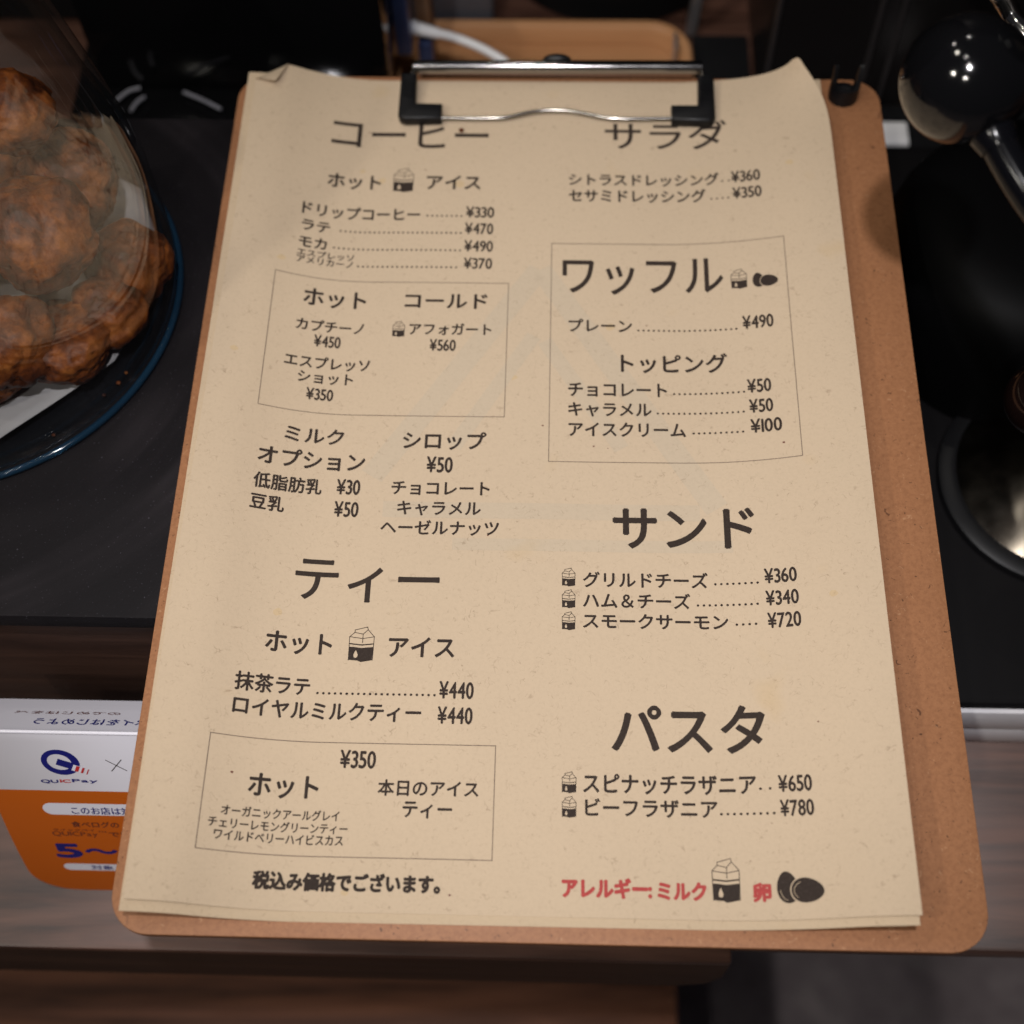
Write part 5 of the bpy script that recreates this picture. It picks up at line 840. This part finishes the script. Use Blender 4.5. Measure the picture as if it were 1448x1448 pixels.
for k, (x, y, r) in enumerate(((24.5, 219, 1.3), (48, 261, 1.0), (82, 256, 2.0), (55, 257, 1.5), (103, 176, 1.2), (134, 196, 1.6), (197, 98, 1.1), (36, 92, 1.4), (196, 262, 1.3), (14, 180, 1.2), (62, 12, 1.0))):
    bm = NB(); n = 18
    bm.faces.new([bm.verts.new((x + r * (1 + .35 * noise.noise(Vector((k * 3.1, math.cos(i * .349) * 1.3, math.sin(i * .349) * 1.3)))) * math.cos(i * .349), y + r * (.8 + .35 * noise.noise(Vector((k * 5.3, math.cos(i * .349), math.sin(i * .349))))) * math.sin(i * .349), 0)) for i in range(n)])
    ink('grease_stain', bm, M_stain, .03)
bm = sphere(NB(), (81.8, 280.0, 4.4), .95, 3, (1, .9, .8))
for v in bm.verts: v.co += Vector((.2, .2, .2)) * noise.noise(v.co * 1.5)
tag(obj('food_crumb', bm, M_pastry), 'tiny orange brown crumb stuck on the last stroke of the first heading', 'crumb')

# ------------------------------------------------------------------ pastry display: plate, liner, pastries, cloche
PC = (-84, 207)
pl = thing('glass_plate', (*PC, 0), 'round clear glass plate with a blue reflection coloured into its rim on the black slab', 'plate')
bm = lathe(NB(), [(0, .4), (66, .4), (71, .8), (71, 2.4), (66, 2.2), (0, 2.2)], (*PC, 0), 128); obj('plate_disc', bm, M_plate, pl)
bm = NB(); prof = [(73.9 + 1.15 * math.cos(math.radians(a)), 1.7 + 1.2 * math.sin(math.radians(a))) for a in range(0, 361, 20)]
lathe(bm, prof, (*PC, 0), 160); bmesh.ops.remove_doubles(bm, verts=bm.verts, dist=.001); obj('plate_rim', bm, M_rim, pl)
bm = NB()
poly = [(-15.4, 219.1), (-25.8, 178.9), (-36.6, 167.9), (-57.8, 147.9), (-100, 146), (-140, 180), (-146, 225), (-110, 262), (-60, 268), (-28, 250)]
vsx = [bm.verts.new((x, y, 3.0)) for x, y in poly]; bm.faces.new(vsx)
bmesh.ops.triangulate(bm, faces=bm.faces); bmesh.ops.subdivide_edges(bm, edges=bm.edges, cuts=5, use_grid_fill=True)
for v in bm.verts:
    d = math.hypot(v.co.x - PC[0], v.co.y - PC[1]); v.co.z += .8 * noise.noise(v.co / 18) + .9 + max(0, d - 48) * .13
    k = (v.co.x + 61) * .45 - (v.co.y - 166)      # crease towards the front
    v.co.z += max(0, k) * .06
ln = obj('baking_paper', bm, M_liner, None, True, 12); tag(ln, 'white baking paper square under the pastries on the glass plate', 'paper')
md = ln.modifiers.new('thickness', 'SOLIDIFY'); md.thickness = .15 * S
def pastry_mesh(seed, flat):
    bm = NB(); bmesh.ops.create_icosphere(bm, subdivisions=5, radius=1)
    for v in bm.verts:
        d = v.co.normalized(); q = d * 1.3 + Vector((seed * 7.1, seed * 3.3, 0))
        k = 1 + .20 * noise.noise(q) + .085 * noise.noise(q * 1.9) + .022 * noise.noise(q * 5) + .02 * noise.noise(q * 11) + .012 * noise.noise(q * 25) + .07 * (.35 - abs(noise.noise(q * 2.7 + Vector((1, 4, 0)))))
        crack = abs(noise.noise(q * 1.9 + Vector((5, 0, 2)) + .25 * noise.noise_vector(q * 5))); k -= .085 * max(0, 1 - crack * 13)
        v.co = d * k; v.co.z *= flat
    return bm
PAST = [(-43, 200, 43, 17.5, .92, 'large round golden brown pastry at the front middle of the pile'),
        (-40, 226, 38, 15.5, .95, 'paler round pastry behind the large front one, touching the glass'),
        (-46, 222, 73, 13.5, .85, 'small orange brown pastry on top of the pile'),
        (-22.5, 209, 17.5, 13.0, 1.0, 'darkest glossy pastry on the right, pressed against the cloche'),
        (-55, 174.5, 24, 15.5, .9, 'cracked round pastry low at the left, in front of the large one'),
        (-39, 180, 14, 15.5, .72, 'flattened ragged pastry lying on the white paper at the front'),
        (-27, 192, 15, 12.0, .9, 'small dark pastry wedged between the ragged one and the darkest one'),
        (-63, 171, 13, 13.0, .8, 'dark brown pastry at the lowest left corner of the pile'),
        (-70, 192, 52, 16.5, .9, 'round pastry at the left edge, beside the large front one'),
        (-78, 212, 28, 19.0, .9, 'broad pastry hidden at the centre of the pile'),
        (-95, 190, 20, 18.0, .8, 'pastry on the far left of the plate'),
        (-66, 238, 28, 18.0, .9, 'pastry at the back of the pile')]
for i, (x, y, z, r, fl, lb) in enumerate(PAST):
    bm = pastry_mesh(i + 1, fl)
    a = random.uniform(0, 6.28); bmesh.ops.rotate(bm, verts=bm.verts, cent=(0, 0, 0), matrix=Matrix.Rotation(a, 3, 'Z') @ Matrix.Rotation(random.uniform(-.35, .35), 3, 'X'))
    bmesh.ops.scale(bm, vec=(r * S,) * 3, verts=bm.verts)
    o = obj('pastry', bm, M_pastry, None, True, 80, False); o.location = (x * S, y * S, z * S)
    tag(o, lb, 'pastry', 'brown pastries piled under the glass cloche')
cl = thing('glass_cloche', (*PC, 4), 'tall clear glass cloche covering the pile of brown pastries', 'cloche')
outer = [(73.2, 4.3), (73.8, 12), (73.8, 40), (71.6, 58), (68.0, 78), (64.0, 98), (59.5, 118), (53, 138), (43, 158), (30, 172), (14, 181), (6, 183)]
cr = catmull([(r, z, 0) for r, z in outer], 5); oo = [(v.x, v.y) for v in cr]
ii = [(max(0.0, r - 2.6), z - (2.6 if z > 165 else 0)) for r, z in oo][::-1]
bm = lathe(NB(), oo + [(0, 183.4)], (*PC, 0), 128); lathe(bm, ii[1:] + [(oo[0][0], oo[0][1])], (*PC, 0), 128)
bmesh.ops.remove_doubles(bm, verts=bm.verts, dist=.001); obj('dome', bm, M_glass, cl, True, 60)
bm = sphere(NB(), (PC[0], PC[1], 196), 13, 4); obj('knob', bm, M_glass, cl)

# ------------------------------------------------------------------ payment notice card
YF, ZF, CL = 62.0, -18.6, 87.0
def tilt(s): return math.radians(27 - 15 * min(1, s / CL))
_prof = [(0, YF, ZF)]
for i in range(174):
    s = i * .5; a = tilt(s); _, y, z = _prof[-1]; _prof.append((s + .5, y - math.sin(a) * .5, z - math.cos(a) * .5))
def cardP(X, s, off=0.0):
    i = min(max(int(s * 2), 0), len(_prof) - 2); a, b = _prof[i], _prof[i + 1]; t = s * 2 - i; ang = tilt(s)
    y = a[1] + (b[1] - a[1]) * t; z = a[2] + (b[2] - a[2]) * t
    return Vector((X, y - math.cos(ang) * off, z + math.sin(ang) * off))
def card_panel(poly, off, mat, name, parent, solid=0):
    bm = NB(); f = bm.faces.new([bm.verts.new((x, s, 0)) for x, s in poly])
    return card_put(bm, off, mat, name, parent, solid)
def card_put(bm, off, mat, name, parent, solid=0):
    ys = [v.co.y for v in bm.verts]; y = math.ceil(min(ys) / 4) * 4
    while y < max(ys):
        bmesh.ops.bisect_plane(bm, geom=bm.verts[:] + bm.edges[:] + bm.faces[:], plane_co=(0, y, 0), plane_no=(0, 1, 0)); y += 4
    for v in bm.verts: v.co = cardP(v.co.x, v.co.y, off + v.co.z)
    for f in bm.faces:
        f.normal_update()
        if f.normal.y > 0: f.normal_flip()
    o = obj(name, bm, mat, parent, solid > 0, 30)
    if solid:
        md = o.modifiers.new('thickness', 'SOLIDIFY'); md.thickness = solid * S; md.offset = -1
    return o
card = thing('payment_notice', (-30, 45, -100), 'orange and white folded card with a round blue payment logo standing on the counter', 'notice card')

CX0, CX1 = -57.6, 40
def arc_corner(x, s, r, n=8): return [(x + r - r * math.sin(math.radians(90 * i / n)) , s - r + r * math.cos(math.radians(90 * i / n))) for i in range(n + 1)]
full = [(CX0, 0), (CX1, 0), (CX1, 86.6)] + arc_corner(CX0, 86.6, 14)
card_panel(full, 0, M_cardw, 'front_panel', card, .35)
card_panel([(CX0 + .05, 26), (CX1, 26), (CX1, 86.4)] + arc_corner(CX0 + .05, 86.4, 14), .06, M_cardo, 'orange_field', card)
def pill(x0, s0, x1, s1):
    r = (s1 - s0) / 2; c = (s0 + s1) / 2
    return [(x1, s0), (x1, s1)] + [(x0 + r - r * math.sin(math.pi * i / 12), c + r * math.cos(math.pi * i / 12)) for i in range(13)]
card_panel(pill(-43.2, 32.2, 30, 38.2), .12, M_cardw, 'caption_pill', card)
card_panel(pill(-44.6, 67.2, 30, 71.6), .12, M_cardw, 'caption_pill', card)
def ctext(t, x0, x1, s, em, mat, name, off=.015, z=.18):
    bm = NB(); text_into(bm, t, x0, x1, -s, em, off)
    for v in bm.verts: v.co.y = -v.co.y
    bmesh.ops.dissolve_degenerate(bm, edges=bm.edges, dist=1e-5)
    card_put(bm, z, mat, name, card)
ctext('このお店は対', -34.2, -15.4, 37.3, 4.0, M_cardb, 'caption')
ctext('食べログの', -35.9, -20.7, 44.5, 3.4, M_cardk, 'caption')
ctext('クイックペイ', -42.6, -29.2, 46.9, 1.3, M_cardk, 'caption')
ctext('QUICPay', -43.3, -28.7, 49.8, 3.5, M_cardk, 'caption', .0)
ctext('TM', -28.3, -25.6, 47.6, 1.3, M_cardk, 'caption', .0)
ctext('で対', -24.9, -17.5, 49.7, 3.2, M_cardk, 'caption')
ctext('5', -44.6, -36.6, 62.8, 11.5, M_cardb, 'large_number', .04)
ctext('～', -34.8, -24.6, 62.4, 9.5, M_cardb, 'large_number', .035)
ctext('対象', -35.4, -28.0, 70.6, 3.0, M_cardb, 'caption')
# logo: ring with a slanted bar and three red strokes
cx_, cs_ = -32.8, 12.8
def rot_(x, s, a): return (cx_ + x * math.cos(a) - s * math.sin(a), cs_ + x * math.sin(a) + s * math.cos(a))
ra = math.radians(24)
bm = NB(); n = 48; ro = []; ri = []
for i in range(n):
    t = 2 * math.pi * i / n
    ro.append(bm.verts.new((*rot_(5.9 * math.cos(t), 5.55 * math.sin(t), ra), 0))); ri.append(bm.verts.new((*rot_(-.35 + 3.75 * math.cos(t), 3.45 * math.sin(t), ra), 0)))
for i in range(n): bm.faces.new((ro[i], ro[(i + 1) % n], ri[(i + 1) % n], ri[i]))
card_put(bm, .08, M_cardb, 'logo_ring', card)
card_panel([rot_(x, s, ra) for x, s in ((-1.1, -1.35), (3.9, -1.35), (3.9, 1.5), (-1.1, 1.5))], .12, M_cardb, 'logo_bar', card)
card_panel([rot_(x, s, ra) for x, s in ((3.9, -.9), (7.0, -.9), (7.0, 1.9), (3.9, 1.9))], .16, M_cardw, 'logo_gap', card)
for x, w in ((4.85, 1.1), (6.75, .65), (8.45, .3)):
    card_panel([rot_(x, -.75, ra), rot_(x + w, -.75, ra), rot_(x + w, 1.75, ra), rot_(x, 1.75, ra)], .2, M_cardr, 'logo_stroke', card)
ctext('QU', -40.6, -35.3, 22.1, 2.0, M_cardb, 'logo_text', .03)
ctext('IC', -34.6, -31.4, 21.9, 2.0, M_cardr, 'logo_text', .03)
ctext('Pay', -30.8, -23.0, 21.6, 2.0, M_cardb, 'logo_text', .03)
bm = NB(); stroke_into(bm, (-18.6, 11.4), (-13.0, 15.9), .28); card_put(bm, .08, M_ink, 'cross_mark', card)
bm = NB(); stroke_into(bm, (-17.6, 16.2), (-13.9, 11.2), .28); card_put(bm, .11, M_ink, 'cross_mark', card)
bm = tube(NB(), [(CX0, YF + .25, ZF - .35), (CX1, YF + .25, ZF - .35)], .65, 12); obj('fold', bm, M_cardw, card)
def rearP(x, r, off=0):                      # rear leaf, r = distance below the fold
    return Vector((x, YF + .5 + .70 * r, ZF - .3 - .714 * r)) + Vector((0, .714, .70)) * off
bm = NB()
q = [bm.verts.new(rearP(x, r)) for x, r in ((CX0, 0), (CX1, 0), (CX1, 22), (CX0, 22))]
q += [bm.verts.new((CX1, 89, -99.6)), bm.verts.new((CX0, 89, -99.6))]
bm.faces.new(q[:4]); bm.faces.new((q[3], q[2], q[4], q[5]))
rp = obj('rear_panel', bm, M_cardw, card, False)
md = rp.modifiers.new('thickness', 'SOLIDIFY'); md.thickness = .3 * S; md.offset = 0
def rtext(t, x0, x1, r, em, mat):            # printed the other way up, for the customer on the far side
    bm = NB(); text_into(bm, t, 0, x1 - x0, 0, em, .02)
    bmesh.ops.dissolve_degenerate(bm, edges=bm.edges, dist=1e-5)
    for v in bm.verts: v.co = rearP(x1 - v.co.x, r + v.co.y, .22 + v.co.z)
    for f in bm.faces:
        f.normal_update()
        if f.normal.z < 0: f.normal_flip()
    obj('rear_caption', bm, mat, card, False)
rtext('ペイをはじめよう', -40.6, -5.4, 4.6, 4.6, M_cardb)
rtext('のでめじはをペ', -48.8, -16.0, 11.6, 2.2, M_cardk)


# ------------------------------------------------------------------ coffee machine on the right
cm = thing('coffee_machine', (300, 230, -100), 'black lever coffee machine with a big round ball knob beside the clipboard', 'coffee machine')
bm = prism(NB(), rrect(212, 93.2, 470, 340, 10), -99.6, -66, 2, 3); obj('base', bm, M_basetop, cm)
bm = NB(); box(bm, (214, 91.2, -84), (468, 93.0, -68), .5); box(bm, (214, 91.7, -99), (468, 93.0, -84.6), .4); obj('front_trim', bm, M_trim, cm)
bm = lathe(NB(), [(0, -65.8), (56, -65.8), (57, -60), (57, -30), (55.5, -22), (51, -14), (44, -8.5), (34, -5.5), (20, -4.6), (0, -4.4)], (293, 254, 0), 96); obj('boiler_jacket', bm, M_blackbody, cm)
bm = NB(); lathe(bm, [(36, -65.9), (40, -65.8), (42.5, -64.8), (42, -62.5), (38, -61), (36, -61.2)], (298, 178, 0), 96); obj('rubber_ring', bm, M_blackrub, cm)
bm = lathe(NB(), [(38.6, -62.5), (37.5, -61.5), (8, -41), (6, -36), (6, 0), (0, 0)], (299, 179, 0), 128); obj('chrome_cup', bm, M_brushed, cm)
bm = sphere(NB(), (268.5, 166, 10), 12.5, 4); obj('steam_knob', bm, M_knob, cm)
bm = tube(NB(), [(268.5, 166, 10), (300, 190, -2), (330, 220, -4)], 4, 14); obj('steam_stem', bm, M_chrome, cm)
lv = tube(NB(), catmull([(221, 176, 118), (233, 155.5, 110.5), (262, 122, 96), (330, 110, 70), (372, 190, 40)], 8), [4.2 + .04 * i for i in range(33)], 20); obj('lever_arm', lv, M_arm, cm)
bm = sphere(NB(), (215.8, 187, 122), 15.9, 5); obj('ball_knob', bm, M_ball, cm)
bm = lathe(NB(), [(0, 0), (5.2, 0), (5.6, 2), (4.6, 6), (0, 6)], (0, 0, 0), 40)
dirv = Vector((221 - 215.8, 176 - 187, 118 - 122)).normalized(); q = dirv.to_track_quat('Z', 'Y').to_matrix()
for v in bm.verts: v.co = q @ v.co + Vector((215.8, 187, 122)) + dirv * 13.2
obj('knob_collar', bm, M_arm, cm)
bm = tube(NB(), catmull([(249, 300, 62), (257, 284, 60), (264, 268, 58), (300, 235, 40), (330, 240, -4)], 8), 3.4, 16); obj('steam_pipe', bm, M_chrome, cm)
bm = lathe(NB(), [(0, -5), (30, -5), (30, 120), (58, 160), (62, 190), (55, 225), (30, 245), (0, 250)], (352, 270, 0), 96); obj('unseen_head', bm, M_blackgloss, cm)  # top part out of view, added as a light blocker

# ------------------------------------------------------------------ things behind the clipboard
tr = thing('wooden_tray', (100, 390, -100), 'light wooden serving tray with a rounded rim behind the clip', 'tray')
bm = prism(NB(), rrect(18, 330, 178, 435, 20, 10), -99.6, -95.5, 1); obj('tray_bottom', bm, M_bamboo, tr)
bm = NB(); o_ = rrect(18, 330, 178, 435, 20, 10); i_ = rrect(23.5, 335.5, 172.5, 429.5, 15, 10)
rings = [[bm.verts.new((x, y, z)) for x, y in P] for P, z in ((o_, -95.3), (o_, -88), (rrect(19.2, 331.2, 176.8, 433.8, 19, 10), -86.6), (rrect(22.2, 334.2, 173.8, 430.8, 16, 10), -86.6), (i_, -88), (rrect(25, 337, 171, 428, 14, 10), -95.3))]
for a, b in zip(rings, rings[1:]):
    for k in range(len(a)): bm.faces.new((a[k], a[(k + 1) % len(a)], b[(k + 1) % len(b)], b[k]))
bmesh.ops.recalc_face_normals(bm, faces=bm.faces); obj('tray_rim', bm, M_bamboo, tr)
bm = tube(NB(), catmull([(40, 402, -52), (54.3, 397.3, -58), (69.9, 394.5, -60), (85.6, 387.8, -62), (97.5, 380, -66), (112, 366, -80), (120, 340, -93)], 8), 1.9, 14)
wc = thing('white_cable', (80, 390, -60), 'white charging cable curving over the wooden tray', 'cable')
obj('cable', bm, M_white, wc)
bm = tube(NB(), [(44, 400.7, -54), (54, 397.4, -58), (64, 395.5, -59.3)], [2.9, 2.9, 2.3], 16); obj('cable_plug', bm, M_white, wc)

pt = thing('payment_terminal', (-10, 350, -100), 'black payment terminal with a blue metal edge behind the slate slab', 'terminal')
bm = prism(NB(), rrect(-90, 302, 40, 420, 8), -99.6, -58, 2); obj('housing', bm, M_blackgloss, pt)
bm = box(NB(), (-78, 360, -57.8), (46, 400, -6), 2.5); obj('screen_block', bm, M_blackgloss, pt)
bm = box(NB(), (46.3, 384, -61), (53.0, 400.5, -8), 1.0); obj('side_strip', bm, M_blue, pt)
bm = box(NB(), (54, 396, -99.6), (60.5, 402, -66), .8); obj('foot_strip', bm, M_blue, pt)
bm = box(NB(), (53.4, 403, -99.6), (60, 420, -20), 1); obj('wooden_post', bm, M_oak, pt)
for pts in (((-70, 351.5, -55.6), (-65.5, 356.5, -55.2), (-61.0, 358.8, -55.6)), ((-63.0, 345.5, -55.6), (-61, 350, -55.2), (-58.4, 353.6, -55.6)), ((-42, 356.5, -55.6), (-33, 351.6, -55.2), (-25, 347, -55.6))):
    bm = tube(NB(), catmull(pts, 6), .8, 10); obj('glint_stroke', bm, M_grey, pt)  # pale strokes added as glints on the glossy black housing

bm = prism(NB(), rrect(44, 437.5, 86, 445, 3), -99.6, -60, 1.5); tag(obj('storage_box', bm, M_frost), 'grey frosted plastic box at the back, left above the clip', 'box')
bm = box(NB(), (176.5, 437.5, -99.6), (181.5, 442, -40), .8)
for v in bm.verts:
    if v.co.z > -60: v.co.x += 3
st = obj('steel_upright', bm, M_silver); tag(st, 'thin grey steel upright standing at the right end of the tray', 'metal post')
bm = box(NB(), (169.2, 414, -95.3), (170.8, 424, -84), .4); tag(obj('steel_spatula', bm, M_silver), 'narrow steel blade standing inside the right end of the wooden tray', 'utensil')
cbn = thing('steel_cabinet', (260, 520, -100), 'dark steel cabinet front with reflected streaks built as vertical ribs behind the top of the clipboard', 'cabinet')
bm = box(NB(), (207, 394, -99.6), (620, 640, 300), 2); obj('cabinet_front', bm, M_panel, cbn)
for x in (209.5, 252.5, 262):  # bars added as the reflected streaks on the dark panel
    bm = tube(NB(), [(x, 393.8, -98), (x, 393.8, 298)], 1.3, 12); obj('streak_rib', bm, M_rib, cbn)
bm = box(NB(), (259, 364, -96.6), (272.5, 377, -91), 1.0); tag(obj('white_block', bm, M_white), 'small bright white block between the board corner and the black machine', 'block')
bm = prism(NB(), [(179.5, 341), (620, 341), (620, 392.5), (205.5, 392.5), (205.5, 436), (179.5, 436)], -99.7, -96.8, .6); tag(obj('rubber_mat', bm, M_wall), 'black rubber mat on the counter in front of the streaked steel cabinet', 'mat')
ur = thing('shadow_urn', (143, 502, -100), 'tall black urn shape added behind the wooden tray to cast a shadow on the menu', 'urn')  # added cylinder, shaped to throw a shadow on the menu's upper right
bm = lathe(NB(), [(0, -99.6), (57, -99.6), (59, -96), (59, 300), (56, 318), (40, 334), (0, 340)], (143, 502, 0), 72); obj('urn_body', bm, M_wall, ur)
bm = sphere(NB(), (143, 502, 346), 8, 3); obj('urn_knob', bm, M_blackrub, ur)
bm = box(NB(), (-420, 446, -99.6), (80, 640, 120), 2); tag(obj('black_cabinet', bm, M_wall), 'plain black cabinet standing behind the payment terminal', 'cabinet')
for x, y, r in ((-24.5, 172.5, .7), (-22.6, 176.4, .5), (-28.4, 167.8, .6), (-42.0, 152.6, .55), (-31.5, 176.0, 1.2)):
    bm = sphere(NB(), (x, y, 2.9 if r < 1 else 6.0), r, 2, (1.2, 1, .7))
    for v in bm.verts: v.co += Vector((.3, .3, .2)) * noise.noise(v.co * 1.9) * r
    tag(obj('pastry_crumb', bm, M_pastry), 'tiny brown crumb fallen from the pastries onto the glass plate or its paper', 'crumb', 'crumbs on the glass plate')
